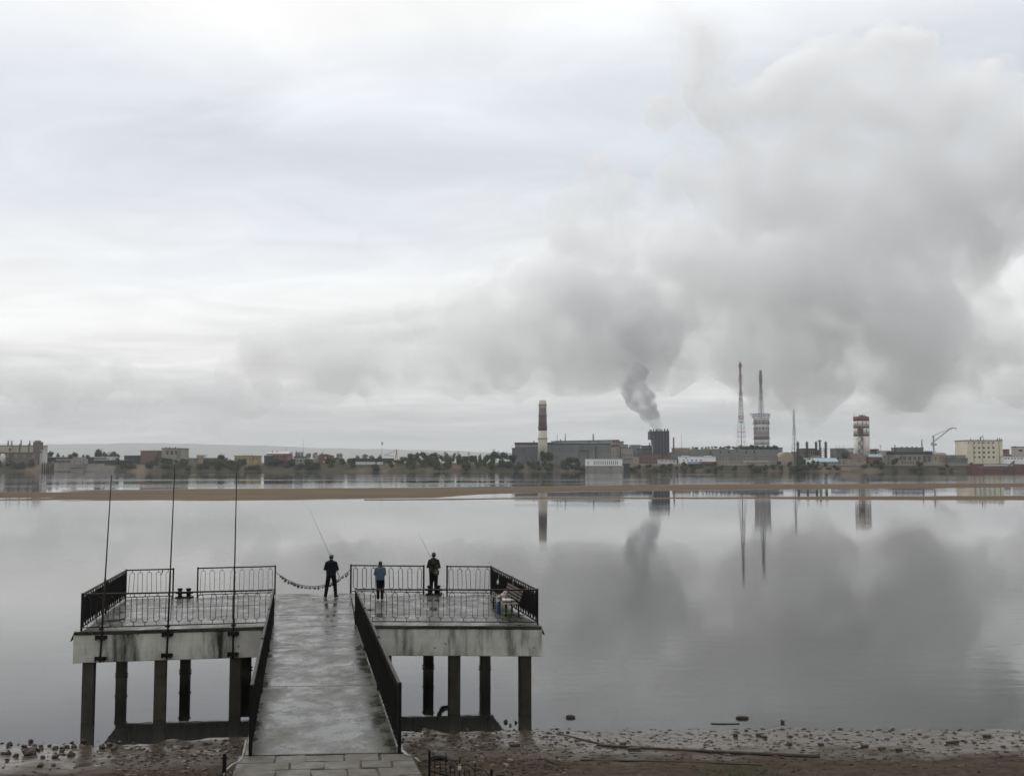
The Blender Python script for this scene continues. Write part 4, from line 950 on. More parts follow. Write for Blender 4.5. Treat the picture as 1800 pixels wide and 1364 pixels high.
for px, py in ((-30, 774), (-12, 774), (5.5, 774), (12, 774), (28.5, 773), (44, 774.3)): vstack(t, px, py, 783, 2.1, 930, DK, 8)
t = bld('annex', 'small pale grey annex beside the cream factory tower', 67, 76, 934); block(t, 67.5, 76, 791, None, 934, 8, 'white', [(72, 795, 3, 2)], rm='l')
t = bld('storage_tank', 'white rounded tank in front of the cream factory', 0, 9, 922, 'tank'); m = MB(); r = 4.5/FPX*922; zt = py2z(797.5, 922) - PZ; m.lathe([(r, -1), (r, zt*.6), (r*.85, zt*.85), (r*.4, zt)], n=18); m.build('shell', W_['white'], t, True)
# -- concrete quay with blockhouse
t = bld('quay_wall', 'long weathered concrete quay wall with wooden piling at one end', 73, 205, 903, 'wall', 0)
block(t, 95, 124, 813, 829.5, 903, 8, 'conc', rm='d', over=.2); block(t, 147.3, 178, 815, 829.3, 903, 8, 'conc', roof='none'); block(t, 178.2, 200, 819, 829, 903, 7, 'conc', roof='none')
ox = t.location.x
for px in (75, 79, 83, 86, 90, 94): m = MB(); x = px2x(px, 903) - ox; m.box(x - .4, x + .4, -.6, .2, -1, py2z(815, 903)); m.build('pile', RUST, t)
m = MB(); m.box(px2x(72, 903) - ox, px2x(95, 903) - ox - .05, -1, 3, py2z(815, 903) + .01, py2z(813.6, 903)); m.build('cap_beam', W_['grey'], t)
t = bld('blockhouse', 'tall pale concrete blockhouse with two small windows rising from the quay wall', 124, 147, 902, z=0); block(t, 124.2, 147, 806, 830, 902, 9, 'conc', [(130.5, 811.5, 2.2, 2.2), (141, 811.5, 2.2, 2.2), (137, 820, 1.5, 2.4)], roof='none'); block(t, 127.5, 144, 803.4, 805.9, 902, 9, 'conc', roof='none')
ox = t.location.x; m = MB(); m.box(px2x(124.5, 902)-ox, px2x(146.5, 902)-ox, -.7, -.02, py2z(816.4, 902), py2z(815.6, 902)); m.build('ledge', W_['conc'], t); m = MB(); m.box(px2x(125, 902)-ox, px2x(144, 902)-ox, -.9, -.02, py2z(822.6, 902), py2z(821.8, 902)); m.build('ledge', RUST, t)
for (a, b, pt, Y, wm, rm, lb) in ((70, 122, 804, 950, 'dark', 'l', 'long dark shed with a thin pale roof behind the quay wall'), (99.5, 123.5, 808.2, 928, 'grey', 'l', 'low shed with a bright white roof beside the concrete blockhouse'), (91, 106, 811, 920, 'orange', 'd', 'small orange trailer parked behind the quay wall'),
        (148, 166, 804.3, 948, 'dark', 'd', 'low dark shed behind the quay beyond the blockhouse'), (165.5, 185.5, 804, 940, 'grey', 'l', 'low shed with pale roof next to the large rounded tree'), (186, 202, 803.3, 942, 'white', 'l', 'whitish shed standing under the tree beside the pale roofed shed'),
        (166, 215, 809, 925, 'dark', 'l', 'long low dark platform shed above the sandy bank')):
    t = bld('shed' if 'trailer' not in lb else 'trailer', lb, a, b, Y, 'shed' if 'trailer' not in lb else 'trailer'); block(t, a, b, pt, None, Y, 10, wm, row(a, b, max(2, int((b-a)/7)), (pt+812)/2, 3, 2) if wm != 'orange' else (), rm=rm)
# -- brick and concrete pair
t = bld('brick_works', 'windowless brown brick works with a pale flat roof beside the three window block', 246, 284, 940); block(t, 246.5, 283.7, 792.5, None, 940, 25, 'brick', rm='l'); vstack(t, 266, 790.5, 793, 1.6, 940, W_['grey'], 6, 'vent')
t = bld('works_block', 'tan works block with three tall dark windows and roof vents', 284, 317, 938); block(t, 284, 317, 788.5, None, 938, 24, 'conc', [(293.8, 795.5, 4, 6.5), (301.7, 796, 4.6, 7), (309, 795.5, 4, 6)], rm='d')
for px in (288, 294, 304.5): vstack(t, px, 785.5, 788.6, 2.2, 938, DK, 5, 'vent')
for (a, b, pt, Y, wm, rm, lb, nm) in ((218, 246, 801.5, 945, 'dark', 'd', 'low dark heap roofed shed beside the brown brick works', 'shed'), (322, 345, 805.6, 935, 'grey', 'l', 'long low shed with white roof edge past the three window block', 'shed'), (345.3, 357, 800.5, 938, 'ochre', 'l', 'small square ochre hut rising above the low white roofed sheds', 'hut'),
        (358, 394, 805.4, 937, 'brick', 'l', 'long low brick shed with white roof between the ochre hut and a round tree', 'shed'), (412, 454, 802, 945, 'yellow', 'r', 'long yellow building with brown roof and small vents', 'building')):
    t = bld(nm, lb, a, b, Y, nm); block(t, a, b, pt, None, Y, 12, wm, row(a, b, max(2, int((b-a)/6)), (pt+811)/2 + .5, 2.4, 2.2), rm=rm)
    if wm == 'yellow':
        for px in (428, 434, 440): vstack(t, px, 799.4, 802, 1.3, Y, DK, 4, 'vent')
    if lb.startswith('small square'):
        m = MB(); m.prism([(px2x(357.5, Y)-t.location.x, py2z(801.5, Y)-PZ), (px2x(365, Y)-t.location.x, py2z(803.5, Y)-PZ), (px2x(365, Y)-t.location.x, py2z(806, Y)-PZ), (px2x(357.5, Y)-t.location.x, py2z(806, Y)-PZ)], 1, 9); m.build('lean_to', W_['white'], t)
# -- red brick house with pitched roof etc.
t = bld('brick_mill', 'red brick mill with a grey pitched roof and tall aerial', 468, 506, 925); block(t, 468.5, 506, 797.5, None, 925, 20, 'red', [(488, 809.5, 2.2, 5)] + row(470, 504, 5, 803, 2.4, 3), roof='slope', ridge=793, rm='l'); block(t, 466.5, 479, 801, None, 925, 5, 'dark', y0=-5, roof='flat', rm='l')
vstack(t, 498, 785, 795, .5, 925, DK, 10, 'aerial', .6); vstack(t, 484, 792, 797, 2, 925, W_['grey'], 6, 'vent'); vstack(t, 476, 792, 797, 2, 925, W_['orange'], 6, 'vent')
t = bld('tank_house', 'grey cluster of upright tanks with a very thin mast', 517, 534, 955, 'tanks')
for px in (519.5, 524.5, 529.5): vstack(t, px, 794.5, 812, 4.6, 955, W_['bluegrey'], 4, 'tank', 1.0)
block(t, 516, 534.5, 803, None, 955, 12, 'grey', roof='flat'); vstack(t, 531, 773, 803, .55, 955, DK, 4, 'mast', .5); vstack(t, 519, 791.5, 795, 1, 955, DK, 4, 'vent')
t = bld('depot', 'long low whitish concrete depot with dark doors next to the red brick mill', 506, 560, 922); block(t, 506.3, 555, 807, None, 922, 14, 'conc', [(529, 809.8, 3, 3.4), (510, 810, 2, 2), (523, 809.5, 2, 2)] + row(536, 554, 4, 810, 1.8, 1.6), rm='l')
t = bld('gabled_house', 'red house with a low gable and white panels beside a brown shed', 556, 583, 925); block(t, 559.5, 582.5, 800.8, None, 925, 14, 'red', [(572, 804.6, 3, 3.6), (577.5, 804.6, 3.2, 3.2), (569, 811.5, 2, 3.5)], roof='gable', ridge=797.8, rm='r', glass=W_['white']); block(t, 553.5, 559.3, 801, None, 925, 10, 'ochre', rm='l'); vstack(t, 565, 794.5, 801, 1.7, 925, W_['red'], 5)
t = bld('barn', 'brown gabled barn beside the red gabled house', 583, 601, 928); block(t, 583.5, 601, 807, None, 928, 15, 'tan', [(588, 811, 4, 2)], roof='gable', ridge=803.2, rm='r')
t = bld('loading_shed', 'long dark pipe rack shed with slim stacks behind the bank bushes', 610, 700, 945)
block(t, 612, 690, 806.5, None, 945, 12, 'dark', row(612, 690, 14, 809.5, 3, 2.4), rm='d'); vstack(t, 624.5, 800, 807, 1.6, 945, W_['red'], 5); vstack(t, 627.5, 799, 807, 1.3, 945, W_['brick'], 5); vstack(t, 667.5, 804, 812, 1.2, 945, W_['white'], -1, 'pipe')
t = bld('long_wall', 'long low pale wall in front of the dark pipe rack shed', 625, 694, 918, 'wall'); block(t, 625, 673, 811.6, None, 918, 1, 'white', roof='none'); block(t, 682, 694, 814.2, None, 918, 1, 'white', roof='none')
t = bld('radio_mast', 'slim grey mast with a forked antenna head behind the pipe rack shed', 670, 673, 960, 'mast'); vstack(t, 671.3, 780, 812, .7, 960, W_['grey'], 0, 'shaft', .6); m = MB(); z0 = py2z(780.5, 960) - PZ
for s in (-1, 0, 1): m.tube([(0, 0, z0 - 1), (s*.9, 0, z0 + 1), (s*.9, 0, z0 + 2.2)], .2, 5)
m.build('antenna', DK, t)
t = bld('mobile_crane', 'yellow crawler crane with its boom lowered toward the slim grey mast', 676, 698, 930, 'crane'); ox = t.location.x
def wp(px, py, Y, o): p = at(px, py, Y); return (p.x - o.x, p.y - o.y, p.z - o.z)
YEL = mat('crane_yellow', (.50, .26, .05), (.38, .2, .04), .5, .7)
m = MB(); m.bar(wp(695.5, 806, 930, t.location), wp(697.3, 790, 930, t.location), .9, .9); m.bar(wp(698.5, 806, 930, t.location), wp(697.6, 790, 930, t.location), .4, .4); m.build('tower', YEL, t)
m = MB(); m.bar(wp(693, 801.5, 930, t.location), wp(675, 800, 930, t.location), .6, .5); m.build('boom', YEL, t); m = MB(); m.tube([wp(697, 790.5, 930, t.location), wp(693.5, 793, 930, t.location), wp(676, 800, 930, t.location)], .15, 4); m.build('cable', DK, t); m = MB(); m.hexa(*[[(-3 + x, y, z) for x, y in ((4.5, -2), (11, -2), (11, 2), (4.5, 2))] for z in (-1, 2.6)]); m.build('cab', YEL, t)
t = bld('long_building', 'low brownish building behind the big round trees', 805, 832, 950); block(t, 805, 832, 803, None, 950, 10, 'tan', row(806, 831, 4, 807, 3, 2), rm='r')
for px, py in ((805, 793), (824, 793.5), (844.5, 797), (868, 788)):
    t = bld('pylon', 'thin lattice power pylon standing behind the bank trees', px, px, 990, 'pylon'); t['group'] = 'power pylons'; zt = py2z(py, 990) - PZ; m = MB()
    for s in ((-1, -1), (1, -1), (1, 1), (-1, 1)): m.tube([(s[0]*1.1, s[1]*1.1, 0), (0, 0, zt)], .13, 4)
    for k in range(1, 6): w = 1.1*(1 - k/6.5); z = zt*k/6; m.tube([(-w, -w, z), (w, -w, z)], .1, 4); m.tube([(-w, -w, z), (w*.85, -w, z + zt/6)], .08, 4)
    m.build('tower', DK, t); m = MB()
    for z in (.78, .9): m.tube([(-1.8, 0, zt*z), (1.8, 0, zt*z)], .12, 4)
    m.build('cross_arm', DK, t)
# -- power station
t = bld('power_station', 'long grey power station hall with a pale blue clerestory', 900, 1112, 950)
NW = row(902, 946, 9, 797, 2.6, 12)
block(t, 900, 947.5, 788.3, None, 950, 30, 'bluegrey', NW, rm='d', glass=mat('grimy_glazing', (.10, .115, .13), (.06, .07, .08), .3, .5)); block(t, 905, 963, 782, 788, 950, 24, 'conc', row(906, 946, 8, 785.5, 3, 2), y0=3, roof='none'); block(t, 905, 974, 778.6, 781.8, 950, 22, 'dark', y0=3.4, rm='d')
block(t, 963, 1074, 781.5, None, 950, 34, 'grey', row(966, 1072, 22, 790, 2.4, 10) , y0=.6, rm='d', glass=MATS['grimy_glazing'])
m = MB(); ox = t.location.x; m.hexa([(px2x(a, 950)-ox, y, py2z(780.4, 950)-PZ + .5) for a, y in ((974, 3), (1078, 3), (1078, 30), (974, 30))], [(px2x(a, 950)-ox, y, py2z(b, 950)-PZ) for a, y, b in ((974, 3, 775.6), (1078, 3, 773.6), (1078, 30, 773.6), (974, 30, 775.6))]); m.build('clerestory', W_['cyan'], t)
for i in range(13):
    a = 979 + i * 7.6; m = MB(); m.box(px2x(a, 950)-ox, px2x(a+3, 950)-ox, 2.8, 2.98, py2z(780, 950)-PZ + .6, py2z(778.9, 950)-PZ); m.build('window', GLASS, t)
m = MB(); m.hexa([(px2x(a, 950)-ox, y, py2z(b, 950)-PZ) for a, y, b in ((973.5, 2.4, 775.5), (1090, 2.4, 773.3), (1090, 31, 773.3), (973.5, 31, 775.5))], [(px2x(a, 950)-ox, y, py2z(b, 950)-PZ) for a, y, b in ((973.5, 2.4, 774.9), (1090, 2.4, 772.7), (1090, 31, 772.7), (973.5, 31, 774.9))]); m.build('clerestory_roof', ROOFD, t)
block(t, 1074.2, 1090, 779, None, 950, 34, 'tan', [(1081.3, 783.5, 13, 4.5), (1078, 795, 1.8, 2), (1085, 795, 1.8, 2), (1078, 801, 1.8, 2), (1085, 801, 1.8, 2), (1085, 790, 1.8, 2)], roof='none'); block(t, 1078.2, 1090, 773.9, 778.9, 950, 28, 'red', y0=2.5, roof='none')
block(t, 1090.2, 1097, 776.5, None, 950, 22, 'tan', y0=2, rm='d'); block(t, 1097.2, 1104.5, 782.3, None, 950, 20, 'tan', y0=2.2, rm='d'); block(t, 1091, 1112, 787.5, None, 950, 5.5, 'conc', row(1092, 1111, 6, 800, 1.6, 3) + row(1092, 1111, 6, 807, 1.6, 3), y0=-4, rm='d')
for px, pt, w_, mm in ((939, 774.5, 2.6, W_['grey']), (971, 774.3, 2.6, W_['grey']), (986.5, 772, 3, W_['grey']), (980.5, 762, 1.0, W_['grey']), (995, 762, 3.0, W_['white']), (1045, 762, 3.0, wallm('pinkish_render', (.45, .33, .30)))): vstack(t, px, pt, 781, w_, 950, mm, 12, 'stack', .95)
for px in (969, 990, 1011, 1032, 1053): m = MB(); x = px2x(px, 950) - ox; m.box(x - .6, x + .6, .2, .58, 0, py2z(782, 950) - PZ); m.build('pilaster', W_['grey'], t)
m = MB(); m.box(px2x(1018, 950)-ox, px2x(1034, 950)-ox, -6, -4, py2z(793.5, 950)-PZ, py2z(791.7, 950)-PZ); m.bar((px2x(1033, 950)-ox, -5, -1), (px2x(1033, 950)-ox, -5, py2z(793.6, 950)-PZ), .8, .8); m.build('conveyor_bridge', DK, t)
for px in (1047.5,): m = MB(); x = px2x(px, 950)-ox; m.tube([(x, 0, 0), (x, 0, py2z(785, 950)-PZ)], .35, 6); m.build('downpipe', DK, t)
# big chimney
t = bld('chimney', 'tall cream chimney with a broad brown band and ring galleries', 945, 963, 935, 'chimney')
def cz(py): return py2z(py, 935) - PZ
def crad(py): return (6.4 + (py - 704) * (8.7 - 6.4) / 96) / FPX * 935
CRM = mat('chimney_cream', (.50, .46, .38), (.40, .37, .31), .2, .9, stain=(.3, .27, .22), sscale=.12, sstretch=(1, 1, .2)); CBR = mat('chimney_brown', (.14, .10, .10), (.10, .075, .076), .2, .9)
for a, b, mm in ((812, 757, CRM), (757, 720, CBR), (720, 704, CRM)): m = MB(); m.lathe([(crad(a), cz(a)), (crad(b), cz(b))], n=28); m.build('shaft', mm, t, True)
for py in (712.5, 731.5, 752, 771.5): m = MB(); r = crad(py); m.lathe([(r + .02, cz(py)), (r + .55, cz(py)), (r + .55, cz(py) + .7), (r + .02, cz(py) + .7)], n=28); m.build('gallery', CBR if 718 < py < 757 else W_['grey'], t)
# pump house
t = bld('pump_house', 'white pump house with narrow windows on a concrete base at the water', 1028, 1096, 899, z=0)
block(t, 1031, 1094, 807, 818.9, 899, 14, mat('fresh_white_render', (.80, .80, .79), (.72, .72, .71), .2, .85), [(1044.5 + i*3.38, 814, 1.35, 6.2) for i in range(13)] + [(1044.5 + i*3.38, 810.2, 1.2, .8) for i in range(13)] + [(1034.5, 814.3, .8, 6.5), (1033, 814.3, .5, 6.5)], rm='l', y0=.3)
block(t, 1029.5, 1096, 819.3, 830.5, 899, 16, 'conc', roof='flat', rm='l', over=.3); ox = t.location.x
for i in range(9): m = MB(); x = px2x(1033 + i*7.6, 899) - ox; m.box(x - .25, x + .25, -.3, -.02, -1, py2z(820, 899)); m.build('buttress', W_['conc'], t)
block(t, 1096.5, 1108, 816, 829, 899, 10, 'dark', roof='flat', rm='d', y0=6)
# behind
t = bld('cyan_block', 'pale cyan metal clad block left of the dark cooling tower', 1110, 1127, 985); block(t, 1110, 1126.5, 782.7, None, 985, 20, 'cyan', rm='b'); t['label'] = 'pale cyan metal clad block between the power station and the dark steaming tower'
t = bld('grey_block', 'plain grey block adjoining the dark steaming tower with a short stack', 1119, 1149, 980); block(t, 1131, 1148.5, 784, None, 980, 16, 'grey', rm='d'); block(t, 1119, 1148, 789.5, None, 980, 8, 'bluegrey', y0=-8.5, rm='d'); vstack(t, 1143.5, 777.5, 785, 2, 980, W_['grey'], 6, 'stack')
t = bld('cooling_tower', 'dark slatted tower with spiked rim giving off a steam plume', 1143, 1177, 965, 'tower'); SL = mat('dark_blue_slats', (.075, .086, .105), (.045, .052, .064), .5, .8, stretch=(3, 3, .1))
wo, (x0, x1, zb, zt) = block(t, 1149, 1177, 757.5, None, 965, 16, SL, roof='none'); 
for i in range(15): m = MB(); x = x0 + (x1 - x0)*(i + .5)/15; m.box(x - .18, x + .18, -.3, -.01, .5, zt - .1); m.build('slat', DK if i % 3 else W_['bluegrey'], t)
block(t, 1143, 1148.9, 757.8, 772.5, 965, 15, SL, y0=.5, roof='none'); m = MB()
ox = t.location.x; xl = px2x(1143.3, 965) - ox
for k in range(8): z = py2z(773 + k*4, 965) - PZ; z2 = py2z(773 + k*4 + 4, 965) - PZ; m.tube([(x0 - .15 - (2.0 if k < 3 else .8), 1, z), (x0 - .15 - (.8 if k >= 2 else 2), 1, z2)], .25, 4); m.tube([(x0 - .1, 1, z), (x0 - 1.6, 1, z)], .15, 4)
m.build('stair_frame', W_['white'], t)
rs = random.Random(3)
for i in range(14): x = xl + .8 + (x1 - xl - 1.2)*i/13; b = MB(); b.lathe([(.45, zt + .01), (.4, zt + rs.uniform(1.2, 2.6))], (x, rs.uniform(1, 12), 0), 8); b.build('vent_pipe', DK, t)
t = bld('brick_chimney', 'slender red brick chimney next to the dark steaming tower', 1182, 1187, 960, 'chimney'); vstack(t, 1184.5, 769.5, 812, 3.4, 960, W_['red'], 0, 'shaft', .72); vstack(t, 1184.5, 769, 770.5, 2.9, 960, W_['red'], 0, 'crown', 1.0)
t = bld('cream_hall', 'cream hall with flat roof at the foot of the slender brick chimney', 1184, 1214, 970); block(t, 1186, 1213.5, 788, None, 970, 18, 'ochre', row(1187, 1196, 2, 793, 3, 1.4), rm='l')
t = bld('needle_mast', 'needle thin mast rising over the cream hall', 1198, 1199, 955, 'mast'); vstack(t, 1198.4, 763, 812, .8, 955, W_['red'], 0, 'shaft', .4)
t = bld('brick_wall_works', 'long low brown brick works below the dark steaming tower', 1123, 1182, 940); block(t, 1123.5, 1178, 798, None, 940, 12, 'brick', row(1125, 1176, 7, 806, 2.5, 2), rm='d')
t = bld('tan_hut', 'square tan hut beside the long brown brick works', 1113, 1123, 925, 'hut'); block(t, 1112.8, 1123, 804.5, None, 925, 9, 'ochre', [(1118, 809, 1.6, 2)], rm='l')
t = bld('dark_shed', 'dark blue shed roof behind the white garage', 1180, 1246, 938, 'shed'); block(t, 1178.5, 1245, 806, None, 938, 22, 'dark', roof='slope', ridge=794.5, rm='d')
t = bld('white_hut', 'low white hut with three small windows beside the white garage', 1157, 1190, 922, 'hut'); block(t, 1158, 1189.5, 808.3, None, 922, 8, 'white', row(1160, 1189, 4, 810.2, 2.4, 1.8), rm='l')
t = bld('white_garage', 'white garage building with stepped parapet and dark windows', 1196, 1258, 920, 'garage'); W_['bright'] = MATS['fresh_white_render']
block(t, 1196.5, 1258, 802.8, None, 920, 14, 'bright', [(1202, 809, 2.2, 2.5), (1209, 809, 2.2, 2.5), (1216.5, 809, 3, 2.8), (1224, 809, 3, 2.8), (1232, 809, 2.8, 2.8), (1206, 805, 3, 1.4)], rm='l'); block(t, 1202, 1212, 800.8, 802.1, 920, 13, 'bright', roof='none', y0=.5); block(t, 1242, 1252, 800.8, 802.1, 920, 13, 'bright', roof='none', y0=.5)
for a, b, pt, lb, mm in ((1210, 1231, 811.5, 'blue and white tarpaulin stall in front of the white garage', mat('blue_tarp', (.10, .17, .36), (.35, .38, .42), .25, .7)), (1231.5, 1258, 811.3, 'red brown container row in front of the white garage', W_['red'])):
    t = bld('stall' if 'tarp' in lb else 'container', lb, a, b, 914, 'stall' if 'tarp' in lb else 'container'); block(t, a, b, pt, None, 914, 4, mm, roof='none'); m = MB()
    for k in range(8): x = px2x(a + (b-a)*(k+.5)/8, 914) - t.location.x; m.box(x - .1, x + .1, -.1, -.01, 0, py2z(pt + .6, 914) - PZ)
    m.build('ribs', mm, t)
# -- green mound and long warehouse
MOUND = mat('grassy_mound', (.07, .085, .04), (.045, .055, .03), .08, .95, bump=.3, bdist=.4)
def mound(name, label, px0, px1, pt, Y, dep):
    t = MB(); n = 24; k = 10; x0, x1 = px2x(px0, Y), px2x(px1, Y); h = py2z(pt, Y) - PZ
    for i in range(n + 1):
        for j in range(k + 1):
            u, v = i/n, j/k; e = min(1, 5*u, 5*(1-u)) * min(1, 3*v, 3*(1-v)); e = e*e*(3-2*e); t.v.append((x0 + (x1-x0)*u, Y + dep*v, PZ - .8 + (h + .8)*e*(1 + .12*mnoise.noise(Vector((i*.5, j*.6, px0))))))
    for i in range(n):
        for j in range(k): a = i*(k+1)+j; t.f.append((a, a+k+1, a+k+2, a+1))
    tag(t.build(name, MOUND, smooth=True, fix=False), label, kind='structure')
mound('mound', 'grassy mound topped with small trees behind the dark roofs', 1205, 1322, 788.5, 985, 60)
mound('mound', 'higher bushy mound at the foot of the white tower', 1292, 1380, 783.5, 970, 60)
t = bld('long_warehouse', 'very long warehouse with a dark slate roof below the white tower', 1255, 1380, 935, 'warehouse'); block(t, 1256, 1378, 803.5, None, 935, 30, 'tan', row(1258, 1376, 22, 807, 1.6, 2.2), roof='slope', ridge=789.5, rm='d'); vstack(t, 1300, 790, 796, 1.5, 935, DK, 10, 'vent')
for px in (1270, 1285, 1315, 1330): vstack(t, px, 791.5, 797, 2.0, 935, DK, 8, 'vent')
t = bld('colonnade_hall', 'low cream hall with a row of white columns below the long warehouse', 1311, 1352, 918); block(t, 1311, 1350, 811, None, 918, 8, 'cream', row(1311.5, 1349.5, 13, 814, 1.7, 3), rm='l')
t = bld('tan_annex', 'tan block beside the bushy mound and the arched barn', 1361, 1376, 968); block(t, 1362, 1376, 787.6, None, 968, 12, 'tan', rm='d')
t = bld('arched_barn', 'beige barn with a rounded arch gable end', 1374, 1395, 922, 'barn'); block(t, 1374, 1395, 803.5, None, 922, 30, 'ochre', roof='none'); m = MB(); xa, xb = px2x(1374, 922) - t.location.x, px2x(1395, 922) - t.location.x; zs = py2z(803.5, 922) - PZ; zr_ = py2z(794.6, 922) - PZ
m.prism([((xa+xb)/2 + (xb-xa)/2*math.cos(math.pi*q/14), zs + .01 + (zr_-zs)*math.sin(math.pi*q/14)) for q in range(15)], 0, 30); m.build('arched_roof', W_['ochre'], t)
# -- lattice masts
def lattice(name, label, px, pt, pb, wb, wt, Y, cols, cages=(), y=0, group=None, solid=.18):
    t = bld(name, label, px, px, Y, 'mast'); zt, zb = py2z(pt, Y) - PZ, py2z(pb, Y) - PZ; n = max(8, int((pb - pt) / 8)); mk = FPX / Y
    wid = lambda f: (wb + (wt - wb) * min(1, f * 1.55)) / mk / 2
    for s in range(len(cols)):
        m = MB(); f0, f1 = s / len(cols), (s+1) / len(cols)
        for k in range(int(n*f0), int(n*f1)):
            a, b = k/n, (k+1)/n; wa, wb_ = wid(a), wid(b); za, zb2 = zb + (zt-zb)*a, zb + (zt-zb)*b
            for sx, sy in ((-1, -1), (1, -1), (1, 1), (-1, 1)): m.tube([(sx*wa, sy*wa, za), (sx*wb_, sy*wb_, zb2)], solid, 4)
            m.tube([(-wa, -wa, za), (wa, -wa, za)], solid*.8, 4); m.tube([(-wa, -wa, za), (wb_, -wb_, zb2)], solid*.6, 4); None
            m.tube([(-wa, wa, za), (wa, wa, za)], solid*.8, 4); m.tube([(-wa, -wa, za), (-wa, wa, za)], solid*.8, 4); m.tube([(wa, -wa, za), (wa, wa, za)], solid*.8, 4)
        m.build('lattice_section', cols[s], t)
    m = MB(); m.tube([(0, 0, zb), (0, 0, zt + 1.5)], .36, 8, rad2=.28); m.build('core_pipe', W_['grey'], t, True)
    for a, b, w, mm in cages:
        m = MB(); za, zb2 = py2z(b, Y) - PZ, py2z(a, Y) - PZ; r = w/mk/2
        for z in (za, (za+zb2)/2, zb2):
            P = [(r*math.cos(q), r*math.sin(q), z) for q in [2*math.pi*j/4 + .785 for j in range(4)]]; m.tube(P, .18, 4, closed=True)
        for j in range(4): q = 2*math.pi*j/4 + .785; m.tube([(r*math.cos(q), r*math.sin(q), za), (r*math.cos(q), r*math.sin(q), zb2)], .15, 4)
        m.build('platform_cage', mm, t)
    return t
REDP = mat('faded_red_paint', (.25, .095, .09), (.20, .085, .08), .4, .8); WHP = mat('mast_white', (.45, .45, .44), (.35, .35, .35), .4, .8); STEEL = mat('mast_grey', (.12, .13, .15), (.09, .10, .11), .4, .7)
lattice('radio_mast', 'tall red and white lattice radio mast with ring platforms', 1303.8, 637, 784, 14, 2.4, 975, [WHP, REDP, WHP, REDP, WHP, REDP, WHP, REDP], ((641, 646, 6.5, REDP), (661, 675, 6.5, REDP), (690, 713, 7.5, REDP), (731, 742, 8.5, REDP)), solid=.15)
lattice('radio_mast', 'grey lattice radio mast ending in the edge of the smoke', 1397, 722, 797, 8, 3, 975, [STEEL, WHP, STEEL, WHP], (), solid=.12)
# -- white prill tower with mast
t = bld('white_tower', 'round white tower with dark bands carrying a grey mast and open steel crown', 1326, 1353, 972, 'tower'); TW = mat('tower_white', (.58, .57, .55), (.48, .47, .46), .3, .85, stain=(.32, .29, .28), sscale=.2, sstretch=(1, 1, .25)); TB = mat('tower_band', (.27, .225, .23), (.21, .18, .185), .3, .85)
Rr = 13.4/FPX*972; tz = lambda py: py2z(py, 972) - PZ
for a, b, mm in ((812, 782, TW), (782, 771, TW), (770.8, 763.6, TB), (763.4, 740.5, TW), (740.3, 735.7, TW)): m = MB(); m.lathe([(Rr, tz(a)), (Rr, tz(b))], n=32); m.build('shaft', mm, t, True)
for py in (743, 753): 
    for k in range(14):
        if k % 2 and k not in (9, 11): pass
        a = 2*math.pi*(k + .5)/14; wdt = .13 if k % 2 else .21; m = MB(); pts = []
        for s in (-1, 0, 1): aa = a + s*wdt; pts.append((math.cos(aa)*(Rr + .15), math.sin(aa)*(Rr + .15)))
        for i in range(2):
            (x0_, y0_), (x1_, y1_) = pts[i], pts[i+1]; m.hexa([(x0_*.97, y0_*.97, tz(py + 2.4)), (x1_*.97, y1_*.97, tz(py + 2.4)), (x1_, y1_, tz(py + 2.4)), (x0_, y0_, tz(py + 2.4))], [(x0_*.97, y0_*.97, tz(py - 2.4)), (x1_*.97, y1_*.97, tz(py - 2.4)), (x1_, y1_, tz(py - 2.4)), (x0_, y0_, tz(py - 2.4))])
        m.build('dark_panel', TB, t)
for py in (771.5, 744.8): m = MB(); m.lathe([(Rr + .02, tz(py)), (Rr + 1.0, tz(py)), (Rr + 1.0, tz(py) + .5), (Rr + .02, tz(py) + .5)], n=32); m.build('gallery', STEEL, t)
m = MB()
for z, r in ((727.8, 1.12), (731, 1.06), (735.5, 1.0)): m.tube([(Rr*r*math.cos(q), Rr*r*math.sin(q), tz(z)) for q in [2*math.pi*j/24 for j in range(24)]], .28, 4, closed=True)
for j in range(24): q = 2*math.pi*j/24; m.tube([(Rr*math.cos(q), Rr*math.sin(q), tz(735.6)), (Rr*1.12*math.cos(q), Rr*1.12*math.sin(q), tz(727.8))], .2, 4)
m.tube([(-Rr*1.5, 0, tz(727.8)), (0, 0, tz(726))], .3, 4); m.tube([(-Rr*1.5, 0, tz(727.8)), (-Rr, 0, tz(735.5))], .25, 4); m.tube([(-Rr*1.5, 0, tz(727.8)), (-Rr*1.1, 0, tz(727.8))], .3, 4); m.build('steel_crown', mat('crown_steel', (.30, .33, .36), (.22, .24, .27), .4, .7), t)
m = MB(); zt = tz(651); nseg = 16
for k in range(nseg):
    a, b = k/nseg, (k+1)/nseg; w = lambda f: (9.5 - 6.2*min(1, f*1.5))/FPX*972/2; za, zb2 = tz(740) + (zt - tz(740))*a, tz(740) + (zt - tz(740))*b
    for sx, sy in ((-1, -1), (1, -1), (1, 1), (-1, 1)): m.tube([(sx*w(a), sy*w(a), za), (sx*w(b), sy*w(b), zb2)], .15, 4)
    m.tube([(-w(a), -w(a), za), (w(b), -w(b), zb2)], .1, 4); m.tube([(-w(a), -w(a), za), (w(a), -w(a), za)], .12, 4)
m.tube([(0, 0, tz(740)), (0, 0, zt)], .5, 8, rad2=.4); m.build('mast', STEEL, t)
